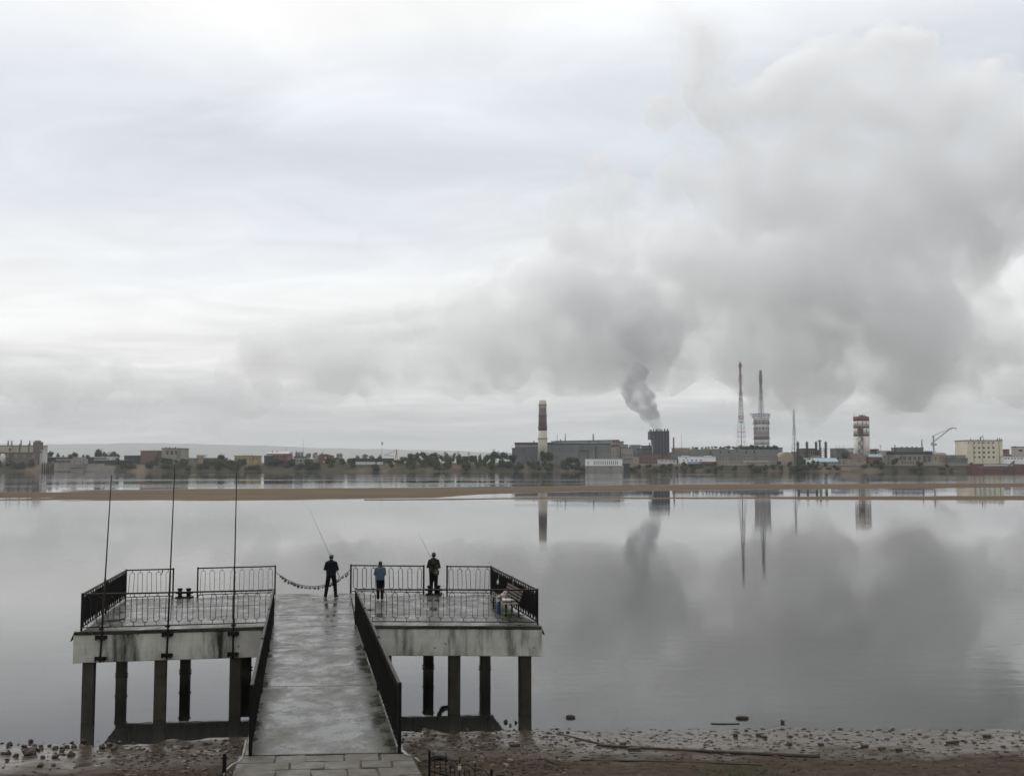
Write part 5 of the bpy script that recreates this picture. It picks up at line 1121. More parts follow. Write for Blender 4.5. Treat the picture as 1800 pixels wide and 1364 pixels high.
for a, b, w in ((659, 674, 6.5), (688, 702, 6.8)):
    m = MB(); r = w/2/FPX*972
    for z in (a, (a+b)/2, b): m.tube([(r*math.cos(q), r*math.sin(q), tz(z)) for q in [2*math.pi*j/4 + .785 for j in range(4)]], .16, 4, closed=True)
    for j in range(4): q = 2*math.pi*j/4 + .785; m.tube([(r*math.cos(q), r*math.sin(q), tz(a)), (r*math.cos(q), r*math.sin(q), tz(b))], .12, 4)
    m.build('platform_cage', STEEL, t)
# -- column plant
t = bld('column_plant', 'grey process building with four dark columns and a mushroom capped stack', 1400, 1456, 958, 'plant'); block(t, 1409, 1441, 791.5, None, 958, 16, 'grey', row(1410, 1440, 8, 796, 2, 5), roof='flat', rm='r'); block(t, 1411, 1437, 788, 790.8, 958, 14, 'brick', roof='none', y0=1); block(t, 1397, 1408.6, 795, None, 958, 12, 'grey', roof='flat')
for px, pt in ((1402, 777), (1418, 777), (1434, 777), (1451, 777)):
    ox = t.location.x; x = px2x(px, 958) - ox; z = lambda py: py2z(py, 958) - PZ; c = MB(); r = 1.05; c.lathe([(r, z(812)), (r, z(pt + 3)), (r*1.15, z(pt + 2.8)), (r*1.1, z(pt + .6)), (.35, z(pt)), (.3, z(pt - 2.5))], (x, -2, 0), 12); co = c.build('column', mat('column_brown', (.11, .09, .075), (.08, .07, .06), .4, .8), t, True)
    for py in (pt + 1.2, pt + 6, pt + 12, pt + 18): g2 = MB(); g2.lathe([(r + .02, z(py)), (r + .9, z(py)), (r + .9, z(py) + .3), (r + .02, z(py) + .3)], (x, -2, 0), 12); g2.build('gallery', STEEL, co)
ox = t.location.x; x = px2x(1440, 958) - ox; c = MB(); c.lathe([(.9, z(812)), (.9, z(777)), (1.8, z(775)), (1.8, z(774)), (.5, z(773.3))], (x, -3, 0), 12); c.build('mushroom_stack', W_['grey'], t, True)
m = MB(); x0_, x1_ = px2x(1443.5, 958) - ox, px2x(1449, 958) - ox
for k in range(6): zz = z(809 - k*4); m.box(x0_, x1_, -2, 0, zz, zz + .35)
for x in (x0_, x1_): m.bar((x, -2, -1), (x, -2, z(787)), .3, .3); m.bar((x, 0, -1), (x, 0, z(787)), .3, .3)
m.build('steel_staging', STEEL, t)
t = bld('blue_roof_shed', 'pale shed with a large light blue pitched roof', 1432, 1474, 925, 'shed'); block(t, 1433, 1473.5, 811.5, None, 925, 14, 'cyan', row(1436, 1472, 6, 814, 2, 1.5), roof='slope', ridge=805, rm='b')
t = bld('white_cabin', 'tiny white cabin with a dark window strip next to the blue roofed shed', 1416, 1428, 922, 'cabin'); block(t, 1416, 1428, 805.5, None, 922, 6, 'bright', [(1421.5, 807, 7, 1.5)], rm='l')
t = bld('cream_block', 'small cream block between the four columns and the blue roofed shed', 1427, 1443, 940); block(t, 1427, 1443, 801, None, 940, 9, 'ochre', row(1428, 1442, 3, 804, 1.5, 1.5), rm='r')
t = bld('grey_silo_block', 'plain blue grey block beside the banded silo tower', 1471, 1502, 965); block(t, 1471, 1501, 788.5, None, 965, 20, 'bluegrey', [(1476, 793, 2, 2)], rm='l')
for px in (1472.5, 1478, 1486): vstack(t, px, 782, 788.5, .5, 965, DK, 4, 'mast', .6)
t = bld('low_tan_house', 'low tan house with small square wing in front of the silo tower', 1478, 1522, 922, 'house'); block(t, 1498, 1520.5, 806, None, 922, 12, 'tan', row(1500, 1519, 4, 810, 1.8, 2), roof='slope', ridge=797.5, rm='r'); block(t, 1479, 1497.6, 806.5, None, 922, 9, 'tan', row(1480, 1490, 2, 810, 1.8, 2), rm='r'); block(t, 1484, 1490.5, 812, None, 922, 4, 'ochre', y0=-4.2, roof='flat', rm='l')
# -- silo tower
t = bld('silo_tower', 'white concrete silo tower with red bands and an outside zigzag stair', 1502, 1529, 945, 'tower'); Rr = 13.4/FPX*945; sz = lambda py: py2z(py, 945) - PZ; SIL = mat('silo_white', (.60, .58, .54), (.50, .485, .45), .2, .85, stain=(.34, .31, .27), sscale=.2, sstretch=(1, 1, .2)); SRED = mat('silo_red', (.17, .075, .068), (.13, .06, .055), .2, .85)
for a, b, mm in ((812, 767, SIL), (767, 763, SRED), (763, 753, SIL), (753, 749.6, SRED), (749.6, 740.5, SIL), (740.5, 732.3, SRED)): m = MB(); m.lathe([(Rr, sz(a)), (Rr, sz(b))], n=36); m.build('shaft', mm, t, True)
for ix, px in enumerate((1506, 1513.5, 1520, 1527)):
    for py in (742.7, 746, 755.5, 759.5):
        xx = (px - 1515.5)/13.4*Rr; yy = -math.sqrt(max(0, Rr*Rr - xx*xx)); a = math.atan2(yy, xx); m = MB(); c = Vector((math.cos(a)*(Rr + .02), math.sin(a)*(Rr + .02), sz(py))); tg = Vector((-math.sin(a), math.cos(a), 0)); nn = Vector((math.cos(a), math.sin(a), 0))
        m.hexa([c - tg*.45 - nn*.3 - Vector((0, 0, .6)), c + tg*.45 - nn*.3 - Vector((0, 0, .6)), c + tg*.45 + nn*.04 - Vector((0, 0, .6)), c - tg*.45 + nn*.04 - Vector((0, 0, .6))], [c - tg*.45 - nn*.3 + Vector((0, 0, .6)), c + tg*.45 - nn*.3 + Vector((0, 0, .6)), c + tg*.45 + nn*.04 + Vector((0, 0, .6)), c - tg*.45 + nn*.04 + Vector((0, 0, .6))]); m.build('window', GLASS, t)
xs_, xe_ = (1505.5 - 1515.5)/13.4*Rr, (1511.5 - 1515.5)/13.4*Rr; m = MB(); pys = [800, 793, 786, 779, 772, 765, 758, 751]
yst = -Rr - .6
for i in range(len(pys) - 1): a, b = (xs_, xe_) if i % 2 else (xe_, xs_); m.bar((a, yst, sz(pys[i])), (b, yst, sz(pys[i+1])), 1.0, .45); m.box(b - .8, b + .8, yst - .7, yst + .7, sz(pys[i+1]), sz(pys[i+1]) + .25)
for x in (xs_ - .6, xe_ + .6): m.bar((x, yst, -1), (x, yst, sz(751)), .35, .35)
m.build('zigzag_stair', mat('stair_dark', (.07, .06, .055), None, .4, .8), t)
m = MB(); m.box((1506 - 1515.5)/13.4*Rr, (1513 - 1515.5)/13.4*Rr, -Rr - .25, -Rr*.6, sz(764.5), sz(750)); m.build('lift_cage', W_['brick'], t)
for i in range(9): a = random.uniform(0, 6.28); rr = Rr*random.uniform(.1, .8); b = MB(); b.lathe([(.55, sz(732.3) + .01), (.5, sz(732.3) + random.uniform(.8, 1.8))], (rr*math.cos(a), rr*math.sin(a), 0), 8); b.build('roof_vent', DK, t)
m = MB(); m.tube([(-Rr*.9, 0, sz(732.3)), (-Rr*.9, 0, sz(727.5))], .18, 5); m.build('aerial', DK, t)
# -- right of the silo
t = bld('brown_works', 'small brown stepped works roof between the silo tower and a cream block', 1530, 1549, 955); block(t, 1531, 1548, 793, None, 955, 12, 'brick', rm='r'); block(t, 1536, 1546, 790.2, 792.3, 955, 9, 'brick', y0=1, rm='r'); vstack(t, 1542, 787.5, 790.2, 1, 955, DK, 3, 'vent')
t = bld('cyan_roof_house', 'low house with pale cyan roof below the brown stepped works', 1527, 1552, 930, 'house'); block(t, 1529, 1551, 803, None, 930, 10, 'red', row(1530, 1550, 5, 806, 1.6, 2), roof='slope', ridge=798, rm='b')
t = bld('cream_house', 'plain cream block with one dark window and a roof aerial', 1548, 1575, 945); block(t, 1548, 1575, 793, None, 945, 12, 'cream', [(1561, 798.5, 4.5, 2.6), (1570, 803, 2, 3), (1555, 803, 2, 3)], rm='l'); vstack(t, 1551, 783, 793, .7, 945, W_['grey'], 4, 'aerial', .9); m = MB(); x = px2x(1551, 945) - t.location.x
for s in (-1, 1): m.tube([(x, 4, py2z(785, 945) - PZ), (x + s*1.1, 4, py2z(782, 945) - PZ)], .2, 4)
m.build('aerial_head', W_['grey'], t)
t = bld('old_turbine_hall', 'old tan hall with tall dark windows, raised roof and slim chimney', 1571, 1666, 928, 'hall')
GL2 = mat('dark_blue_glazing', (.045, .05, .065), (.03, .033, .042), .4, .35)
block(t, 1573, 1640, 799, None, 928, 26, 'tan', [(1583.5, 805.5, 4.5, 6), (1590.5, 805.5, 5, 6), (1599.5, 805.5, 6, 6), (1608.5, 805.5, 5, 6), (1616, 805.5, 4.5, 6), (1625.5, 806.5, 5.5, 12), (1634, 806.5, 5, 10)] + row(1584, 1618, 7, 813, 2.2, 4), rm='d', glass=GL2)
block(t, 1571, 1640, 794.8, 798.2, 928, 24, 'dark', y0=1, rm='d'); block(t, 1581.5, 1627, 787.5, 794.2, 928, 16, 'grey', row(1583, 1626, 8, 791, 3, 1.6), y0=4, rm='d')
for px in (1592, 1601, 1610, 1618): vstack(t, px, 784.6, 787, 2.4, 928, DK, 8, 'vent')
vstack(t, 1623.8, 772.3, 788, 2, 928, W_['brick'], 3); vstack(t, 1576, 782, 796, 2, 928, DK, 3)
block(t, 1640.3, 1664.5, 798.5, None, 928, 24, 'ochre', [(1652.5, 807, 2, 12), (1656, 807, 2, 12), (1659.5, 807, 2, 12), (1645, 806, 2, 8)], roof='arch', ridge=795.3, rm='l', glass=W_['brick']); block(t, 1627.3, 1650, 792, 794.2, 928, 10, 'bright', y0=3, roof='none', wins=row(1628, 1649, 6, 793.2, 2.2, 1))
# -- portal crane
t = bld('harbour_crane', 'grey luffing harbour crane with its long boom raised over the old hall', 1636, 1682, 940, 'crane'); o_ = t.location; Y = 940
CRN = mat('crane_grey', (.30, .30, .29), (.22, .22, .22), .5, .7)
m = MB(); m.bar((px2x(1642, Y)-o_.x, 0, -1), (px2x(1642, Y)-o_.x, 0, py2z(766, Y)-o_.z), 1.1, 1.1); m.build('tower', CRN, t)
a, b = Vector(wp(1638, 779, Y, o_)), Vector(wp(1671, 753, Y, o_)); m = MB()
for dx in (-.5, .5): m.bar(a + Vector((0, dx, 0)), b + Vector((0, dx*.4, 0)), .45, .7)
for i in range(12): f = i/12; m.bar(a.lerp(b, f) + Vector((0, -.5, 0)), a.lerp(b, f + 1/12) + Vector((0, .5, 0)), .18, .18)
m.build('boom', CRN, t); m = MB(); m.bar(b + Vector((-.8, 0, -.2)), wp(1676, 752, Y, o_), .7, 1.0); m.bar(wp(1676, 752, Y, o_), wp(1681, 753.5, Y, o_), .6, .7); m.build('jib', CRN, t)
m = MB(); m.bar(wp(1638, 767, Y, o_), wp(1673, 751.8, Y, o_), .4, .45); m.build('tie_bar', CRN, t); m = MB(); m.bar(wp(1638, 767, Y, o_), wp(1642, 770, Y, o_), .4, .5); m.build('counter_arm', CRN, t)
m = MB(); m.tube([wp(1672, 753, Y, o_), wp(1672, 758.5, Y, o_)], .12, 4); m.tube([wp(1680.5, 753.5, Y, o_), wp(1680.5, 757, Y, o_)], .12, 4); m.build('hoist_rope', DK, t)
m = MB(); m.box(px2x(1639, Y)-o_.x, px2x(1646, Y)-o_.x, -2, 2, py2z(783, Y)-o_.z, py2z(779.5, Y)-o_.z); m.build('cab', CRN, t)
t = bld('process_columns', 'pair of dark blue process columns beside the tall white block', 1680, 1702, 955, 'columns')
for px, pt, w_ in ((1683.5, 787, 3.2), (1686.5, 792, 2), (1694.5, 784, 4), (1698.5, 786, 3)): vstack(t, px, pt, 812, w_, 955, W_['bluegrey'], 3, 'column', .95)
block(t, 1690, 1701, 799, None, 955, 10, 'bluegrey', roof='flat')
t = bld('grey_sheds', 'low grey sheds stretching between the old hall and the white block', 1665, 1702, 925, 'sheds'); block(t, 1665, 1701, 806.5, None, 925, 14, 'grey', row(1667, 1700, 6, 810, 3.5, 1.6), rm='d'); block(t, 1665, 1700, 800.5, 805.9, 925, 10, 'tan', y0=3, rm='l')
# -- white block
t = bld('white_block', 'tall cream white block with a grid of dark windows and rust streaks', 1701, 1769, 930)
CRW = mat('cream_white_render', (.66, .62, .48), (.56, .53, .41), .15, .85, stain=(.36, .22, .09), sscale=.35, sstretch=(1.2, 1, .12), samt=(.60, .74))
block(t, 1701.5, 1760, 774.5, None, 930, 26, CRW, [(1713.5 + 8.4*i, py, 3.6, 3.6 if py > 780 else 2.4) for i in range(5) for py in (778.3, 787.2, 795.2, 803.4)] + [(1703.5, 778, 1.6, 3)], rm='d', over=.5)
block(t, 1760.2, 1767, 774.5, None, 930, 14, CRW, y0=4, rm='d', roof='flat'); 
for px, pt in ((1713, 770.5), (1726, 772), (1730, 767), (1760, 770), (1764, 769.5), (1767, 771)): vstack(t, px, pt, 774.6, 1.6, 930, DK, 6, 'vent')
m = MB(); x = px2x(1730, 930) - t.location.x; m.bar((x - 1.6, 3, py2z(774, 930)-PZ), (x + .8, 3, py2z(765, 930)-PZ), .3, .3); m.bar((x + 1.6, 3, py2z(774, 930)-PZ), (x + .8, 3, py2z(765, 930)-PZ), .3, .3); m.build('roof_derrick', STEEL, t)
for px in (1712, 1727.5, 1757): m = MB(); x = px2x(px, 930) - t.location.x; m.box(x - .25, x + .25, -.3, -.02, 0, py2z(775.4, 930) - PZ); m.build('downpipe', W_['ochre'], t)
t = bld('white_office', 'low white office wing with a strip of windows past the tall white block', 1761, 1840, 924); block(t, 1764, 1840, 803, None, 924, 12, 'bright', row(1765, 1838, 13, 806, 3.4, 1.8), rm='l')
t = bld('hopper', 'dark red hopper housing behind the low white office', 1768, 1780, 945, 'hopper'); block(t, 1769, 1775, 790.5, 798, 945, 6, SRED, roof='flat', rm='r'); m = MB(); zz = lambda py: py2z(py, 945) - PZ; xx = lambda px: px2x(px, 945) - t.location.x
m.prism([(xx(1768), zz(798.2)), (xx(1776), zz(798.2)), (xx(1781), zz(802)), (xx(1781), -1), (xx(1768), -1)], 0, 6); m.build('chute', SRED, t)
t = bld('edge_block', 'pale block with dark glazing strip behind the low white office', 1789, 1830, 950); block(t, 1789.5, 1830, 786, None, 950, 12, 'cream', row(1790, 1829, 4, 792, 7, 4), rm='d')
t = bld('twin_silos', 'pair of faint grey silos behind the dark red hopper', 1778, 1786, 985, 'silos'); vstack(t, 1780, 785, 812, 3, 985, W_['grey'], 0, 'silo', 1); vstack(t, 1784.5, 784, 812, 3, 985, W_['grey'], 0, 'silo', 1)
# -- embankment wall line
t = bld('embankment_wall', 'long pale embankment wall running below the works', 1112, 1720, 914, 'wall')
for a, b in ((1114, 1200), (1200.5, 1310), (1310.5, 1420), (1420.5, 1545), (1545.5, 1640), (1640.5, 1712)): block(t, a, b, 815.3, 818.5, 914, .8, 'conc', roof='none')
# -- barge
t = bld('barge', 'dark red river barge moored at the far bank with a slanting conveyor', 1700, 1830, 893, 'barge', 0); HULL = mat('barge_red', (.15, .045, .04), (.09, .03, .028), .2, .7, stain=(.05, .03, .028), sscale=.15)
o_ = t.location; Y = 893; m = MB(); xa, xb = px2x(1702, Y)-o_.x, px2x(1850, Y)-o_.x
m.prism([(xa + 1.5, -.8), (xb, -.8), (xb, 3.2), (xa + 12, 3.0), (xa + 4, 4.4), (xa, 4.4)], -5, 5); m.build('hull', HULL, t)
m = MB(); m.box(xa + 3, xa + 11, -3, 3, 4.45, 6.2); m.box(xa + 14, xb, -4.6, -4.4, 3.3, 4.2); m.box(xa + 14, xb, 4.4, 4.6, 3.3, 4.2); m.build('coaming', HULL, t)
for k in range(16): m = MB(); x = xa + 15 + k*3.6; m.box(x - .12, x + .12, -5.12, -5.005, -.3, 3.0); m.build('rib', HULL, t)
m = MB(); m.bar((px2x(1768, Y)-o_.x, 0, 3.5), (px2x(1783, Y)-o_.x, 0, 9.2), 2.0, 1.2); m.bar((px2x(1782, Y)-o_.x, 0, 3), (px2x(1782, Y)-o_.x, 0, 9), .8, .8); m.bar((px2x(1779, Y)-o_.x, 1, 3), (px2x(1783, Y)-o_.x, 0, 9), .5, .5); m.build('conveyor', STEEL, t)
m = MB(); m.box(px2x(1738, Y)-o_.x, px2x(1790, Y)-o_.x, 7, 9, 5.0, 6.2); m.build('pontoon_roof', W_['white'], t)

# ================================================================== TREES
def crown_mesh(seed, mt, n=620, flat=1.0, name='crown'):
    rs = random.Random(seed); m = MB(); lobes = []
    for i in range(9):
        a = rs.uniform(0, 6.28); rr = rs.uniform(0, .26); lobes.append((Vector((rr*math.cos(a), rr*math.sin(a), rs.uniform(.32, .80)*flat)), rs.uniform(.13, .23)))
    for i in range(n):
        c, r = rs.choice(lobes); d = Vector((rs.gauss(0, 1), rs.gauss(0, 1), rs.gauss(0, 1))).normalized(); p = c + d * r * rs.uniform(.55, 1.1); s = rs.uniform(.022, .05)
        u = d.cross(Vector((rs.gauss(0, 1), rs.gauss(0, 1), rs.gauss(0, 1)))).normalized(); v = d.cross(u).normalized() if rs.random() < .6 else Vector((rs.gauss(0, 1), rs.gauss(0, 1), rs.gauss(0, 1))).normalized()
        m.quad(p - u*s - v*s*.7, p + u*s - v*s*.6, p + u*s*.8 + v*s, p - u*s*.9 + v*s*.8)
    return m.mesh(name, mt, fix=False)
def trunk_mesh(seed, flat=1.0):
    rs = random.Random(seed); m = MB(); m.tube([(0, 0, -.05), (.005, 0, .2), (.01, .01, .45*flat + .1)], [.03, .022, .012], 6)
    for i in range(4): a = rs.uniform(0, 6.28); z = rs.uniform(.18, .35); m.tube([(0, 0, z), (.14*math.cos(a), .14*math.sin(a), z + .18*flat)], .011, 5, rad2=.006)
    return m.mesh('trunk', mat('tree_bark', (.06, .05, .04), (.04, .033, .027), 6, .9))
LV = [mat('leaf_dark_green', (.040, .066, .036), (.020, .036, .020), 3, .8, spec=.1), mat('leaf_mid_green', (.060, .085, .036), (.032, .048, .022), 3, .8, spec=.1), mat('leaf_olive', (.085, .088, .042), (.048, .05, .026), 3, .8, spec=.1), mat('leaf_pale', (.15, .14, .09), (.09, .09, .06), 3, .8, spec=.1)]
CR = [[crown_mesh(10*k + s, LV[k]) for s in range(3)] for k in range(4)]; TR = [trunk_mesh(s) for s in range(3)]
BU = [[crown_mesh(100 + 10*k + s, LV[k], 420, .62, 'foliage') for s in range(3)] for k in range(3)]
rs = random.Random(77)
def tree(px, pt, pb, wpx, Y, kind, label, group=None, name='tree'):
    zb = py2z(pb, Y) if pb else far_z(at(px, 812, Y).x, Y); zg = far_z(at(px, 812, Y).x, Y); zb = min(zb, zg) if pb is None else zb
    zt = py2z(pt, Y); h = (zt - zb) / 1.0; w = wpx / FPX * Y / .80
    t = thing(name, label, 'tree', (at(px, 812, Y).x, Y, zb), rs.uniform(0, 6.28), group)
    k = rs.randrange(3); sc = (w, w*rs.uniform(.8, 1.1), h)
    link('crown', CR[kind][k], t, None, None, sc); link('trunk', TR[k], t, None, None, (h*.8, h*.8, h)); return t
G1 = 'round dark green tree on the yard behind the quay, standing against the hills'
for px, pt, w, kd in ((88, 791, 14, 0), (101, 794, 9, 1), (111, 797, 8, 1), (129, 791, 22, 1), (153, 798, 10, 0), (146, 798, 6, 0)): tree(px, pt, None, w, 952, kd, G1, 'trees behind the quay')
tree(172, 787.5, None, 17, 952, 0, 'large rounded green tree behind the pale roofed shed by the quay'); tree(184, 790, None, 14, 953, 1, G1, 'trees behind the quay'); tree(197, 792.5, None, 18, 950, 0, G1, 'trees behind the quay'); tree(206, 796, None, 9, 951, 2, G1, 'trees behind the quay')
tree(390, 795, None, 20, 935, 0, 'single round tree beside the long yellow building'); tree(332, 801, None, 9, 945, 0, 'small tree behind the low white roofed shed')
GF = 'hazy tree standing far behind the red gabled house'
for px, pt, w in ((542, 795, 12), (554, 794.5, 12), (564, 796, 10), (596, 793, 12), (628, 799, 14), (640, 797, 16), (654, 798, 14)): tree(px, pt, 812, w, 1900, 0, GF, 'hazy far trees')
GM = 'broad dark tree in the clump behind the bank, past the yellow crane'
for px, pt, w in ((721, 795.5, 16), (733, 793.5, 18), (745, 793, 18), (757, 795, 14), (767, 793.5, 18), (776, 796, 10)): tree(px, pt, None, w, 955, 0, GM, 'tree clump past the crane')
for px, pt, w in ((786, 793.5, 16), (797, 795, 13)): tree(px, pt, None, w, 960, 3, 'pale dusty tree beside the dark tree clump', 'pale trees')
tree(828, 799, None, 18, 935, 0, 'dark tree with flat top in front of the low brownish building')
GB = 'big dark tree beside the low end of the power station'
for px, pt, w in ((858, 794, 18), (869, 791.5, 22), (884, 793, 20), (898, 794.5, 22), (904, 799, 14)): tree(px, pt, None, w, 922, 0, GB, 'big trees by the power station')
GC = 'tall dark tree on the bank below the cream chimney'
for px, pt, w in ((957, 791, 20), (966, 793, 16), (960, 800, 22)): tree(px, pt, None, w, 917, 0, GC, 'trees below the chimney')
for px, pt, w in ((1002, 799, 18), (1012, 801, 18)): tree(px, pt, None, w, 914, 0, 'dark tree on the bank beside the white pump house', 'trees by the pump house')
GT = 'slim young tree on the bank below the embankment wall'
for px, pt, w, kd in ((1123, 816, 8, 0), (1141, 815, 12, 0), (1166, 813, 12, 1), (1178, 814, 12, 0), (1203, 810, 12, 1), (1216, 815, 12, 0), (1232, 817, 9, 1), (1257, 812, 9, 0), (1270, 817, 8, 1), (1369, 808, 9, 0), (1388, 808.5, 10, 0), (1404, 804, 13, 1), (1413, 806, 13, 0), (1421, 809, 9, 1), (1429, 806, 8, 0), (1437, 808, 8, 1), (1451, 811, 11, 0), (1532, 812, 10, 0), (1541, 806, 14, 0), (1549, 810, 14, 1), (1571, 806, 14, 0), (1614, 806, 8, 1), (1618, 811, 12, 0), (1665, 814, 10, 0), (1707, 812, 7, 0), (1347, 816, 10, 0), (1358, 815, 12, 0)):
    tree(px, pt, None, w, 911, kd, GT, 'young trees on the bank')
tree(1407, 797.5, None, 14, 936, 1, 'green tree in front of the four column plant'); tree(1418, 798, None, 14, 937, 0, 'dark green tree in front of the four column plant'); tree(1486, 793.5, None, 24, 940, 0, 'round dark tree beside the white steam puff'); tree(1575, 803.5, None, 12, 924, 0, 'round tree at the corner of the old tan hall')
GH = 'small tree on the crest of the grassy mound'
for i in range(15): tree(1216 + i*6.2 + rs.uniform(-2, 2), 783.5 + rs.uniform(-1, 2), 790, rs.uniform(5, 9), 990 + rs.uniform(-5, 5), rs.choice((0, 1)), GH, 'trees on the grassy mound')
GH2 = 'leafy tree on the bushy mound around the white tower foot'
for i in range(16): px = 1306 + i*4.0; tree(px, 779.5 + rs.uniform(-1, 3) + abs(px - 1338)*.10, 795, rs.uniform(7, 11), 962 + rs.uniform(-6, 6), rs.choice((0, 0, 1)), GH2, 'trees on the bushy mound')
# bank bushes
BLAB = ['low dark green bush on the slope of the far bank', 'low mid green bush on the slope of the far bank', 'low olive bush on the slope of the far bank']
def bush(px, Y, wpx, hpx, kd):
    x = at(px, 812, Y).x; w = wpx/FPX*Y/.8; h = 1.45*hpx/FPX*Y/.62
    o = link('bush', rs.choice(BU[kd]), None, (x, Y, far_z(x, Y) - .25*h*.3), (0, 0, rs.uniform(0, 6.28)), (w, w, h)); tag(o, BLAB[kd], 'bush', 'bushes on the far bank slope')
for i in range(118):
    px = rs.uniform(205, 905); Y = rs.uniform(906, 926); bush(px, Y, rs.uniform(10, 20), rs.uniform(5, 11) + (4 if px > 700 else 0), rs.choice((0, 0, 1, 1, 2)))
for i in range(26): px = rs.uniform(905, 1028); bush(px, rs.uniform(904, 916), rs.uniform(10, 16), rs.uniform(5, 9), rs.choice((0, 1, 2)))
for i in range(52): px = rs.uniform(1098, 1700); bush(px, rs.uniform(903, 912), rs.uniform(7, 16), rs.uniform(3, 6), rs.choice((0, 1, 2, 2)))
for i in range(14): px = rs.uniform(-10, 72); bush(px, rs.uniform(908, 922), rs.uniform(10, 18), rs.uniform(6, 9), rs.choice((0, 1)))
for i in range(9): px = rs.uniform(1335, 1460); bush(px, rs.uniform(902, 906), rs.uniform(10, 18), rs.uniform(6, 9), 0)

# ================================================================== STEAM, SMOKE AND HAZE
def vol_mat(name, col, dens, aniso=.2):
    m = bpy.data.materials.new(name); m.use_nodes = True; t = m.node_tree; t.nodes.clear()
    v = t.nodes.new('ShaderNodeVolumePrincipled'); v.inputs['Color'].default_value = (*col, 1); v.inputs['Density'].default_value = dens; v.inputs['Anisotropy'].default_value = aniso
    o = t.nodes.new('ShaderNodeOutputMaterial'); t.links.new(v.outputs[0], o.inputs['Volume']); return m
def vol_noise(name, col, dens, freq, lo=.40, hi=.62, dmin=.05, dmax=1.9, aniso=.25):
    m = vol_mat(name, col, dens, aniso); t = m.node_tree; v = [n for n in t.nodes if n.type == 'PRINCIPLED_VOLUME'][0]
    ge = t.nodes.new('ShaderNodeTexCoord'); n = t.nodes.new('ShaderNodeTexNoise'); n.inputs['Scale'].default_value = freq; n.inputs['Detail'].default_value = 5; n.inputs['Roughness'].default_value = .6; n.inputs['Distortion'].default_value = .3
    t.links.new(ge.outputs['Object'], n.inputs['Vector'])
    mr = t.nodes.new('ShaderNodeMapRange'); mr.interpolation_type = 'SMOOTHSTEP'
    for i, x in enumerate((lo, hi, dmin * dens, dmax * dens)): mr.inputs[i+1].default_value = x
    t.links.new(n.outputs[0], mr.inputs[0]); t.links.new(mr.outputs[0], v.inputs['Density']); return m
def cloud(name, balls, Y, voxel, amp, freq, m, seed, parent=None, label=None, flat=.75):
    parts = []
    for b in balls:
        px, py, r = b[:3]; yy = Y + (b[3] if len(b) > 3 else 0); p = at(px, py, yy); rr = r / FPX * yy
        parts.append((p, rr, (1, flat, 1)))
    o = remesh(parts, voxel, name, m, 2)
    me = o.data; rsd = Vector((seed*13.7, seed*5.1, 0)); cos = []
    for v in me.vertices:
        q = v.co * freq + rsd
        d = abs(mnoise.noise(q)) * .9 + abs(mnoise.noise(q * 2.1)) * .55 + abs(mnoise.noise(q * 4.3)) * .36 + abs(mnoise.noise(q * 8.7)) * .22
        cos.append(v.co + v.normal * amp * (d * 2.0 - 1.1))
    for v, c in zip(me.vertices, cos): v.co = c
    me.update()
    md = o.modifiers.new('r', 'REMESH'); md.mode = 'VOXEL'; md.voxel_size = voxel * .9       # closes the pockets the billows fold into
    nm = bpy.data.meshes.new_from_object(o.evaluated_get(bpy.context.evaluated_depsgraph_get())); o.modifiers.clear(); o.data = nm; nm.name = name
    nm.materials.clear(); nm.materials.append(m)
    bm = bmesh.new(); bm.from_mesh(nm); seen = set(); small = []
    for f in bm.faces:
        if f in seen: continue
        st, comp = [f], []; seen.add(f)
        while st:
            g_ = st.pop(); comp.append(g_)
            for e_ in g_.edges:
                for h_ in e_.link_faces:
                    if h_ not in seen: seen.add(h_); st.append(h_)
        small.append(comp)
    big = max(len(c) for c in small)
    bmesh.ops.delete(bm, geom=[f for c in small if len(c) < big * .02 for f in c], context='FACES'); bm.to_mesh(nm); bm.free()
    for p in nm.polygons: p.use_smooth = True
    tag(o, label, 'smoke' if parent is None else None, kind='stuff')
    if parent: o.parent = parent
    return o
rb = random.Random(4)
MAIN = [(1240, 62, 60), (1205, 48, 38), (1275, 78, 38), (1235, 115, 40), (1215, 165, 50), (1275, 195, 75), (1180, 205, 34), (1370, 175, 75), (1470, 150, 95), (1590, 160, 105), (1710, 200, 110), (1800, 270, 130), (1900, 330, 140), (1340, 310, 115), (1490, 320, 150), (1650, 340, 135), (1230, 310, 72), (1180, 330, 50),
        (1072, 330, 58), (1040, 378, 70), (1012, 432, 78), (1085, 480, 78), (985, 492, 84), (1180, 460, 85), (1240, 480, 120), (1400, 500, 165), (1560, 520, 160), (1690, 430, 100), (1300, 610, 105), (1450, 630, 95), (1600, 620, 120), (960, 565, 80), (1080, 580, 85), (1160, 560, 80), (880, 585, 62), (1700, 600, 90), (1560, 670, 60), (1610, 690, 50), (1480, 670, 45), (1800, 620, 80), (1380, 660, 50), (1130, 520, 80), (1000, 625, 55), (920, 620, 52), (1250, 570, 95), (1215, 630, 60), (1340, 660, 60), (1690, 660, 55), (1290, 390, 70), (1420, 400, 90)]
cl = cloud('steam_cloud', MAIN, 1350, 6.5, 30, .0075, vol_noise('steam_haze', (.992, .9952, .998), .0135, .014, lo=.40, hi=.60, dmin=.40, dmax=1.6), 1, None, 'huge pale grey cloud of steam and smoke drifting over the works')
CORE = [(x, y, r * .80) for x, y, r in MAIN if r > 44]
cloud('dense_core', CORE, 1350, 10, 30, .008, vol_noise('steam_dense', (.992, .9952, .998), .0105, .014, lo=.42, hi=.58, dmin=.2, dmax=2.0), 2, cl)
WISP = [(x, y, r * 1.06 + 14) for x, y, r in MAIN]
cloud('outer_wisps', WISP, 1350, 11, 42, .007, vol_noise('steam_wisps', (.990, .9945, .998), .0024, .010, lo=.45, hi=.62, dmin=0.0), 12, cl)
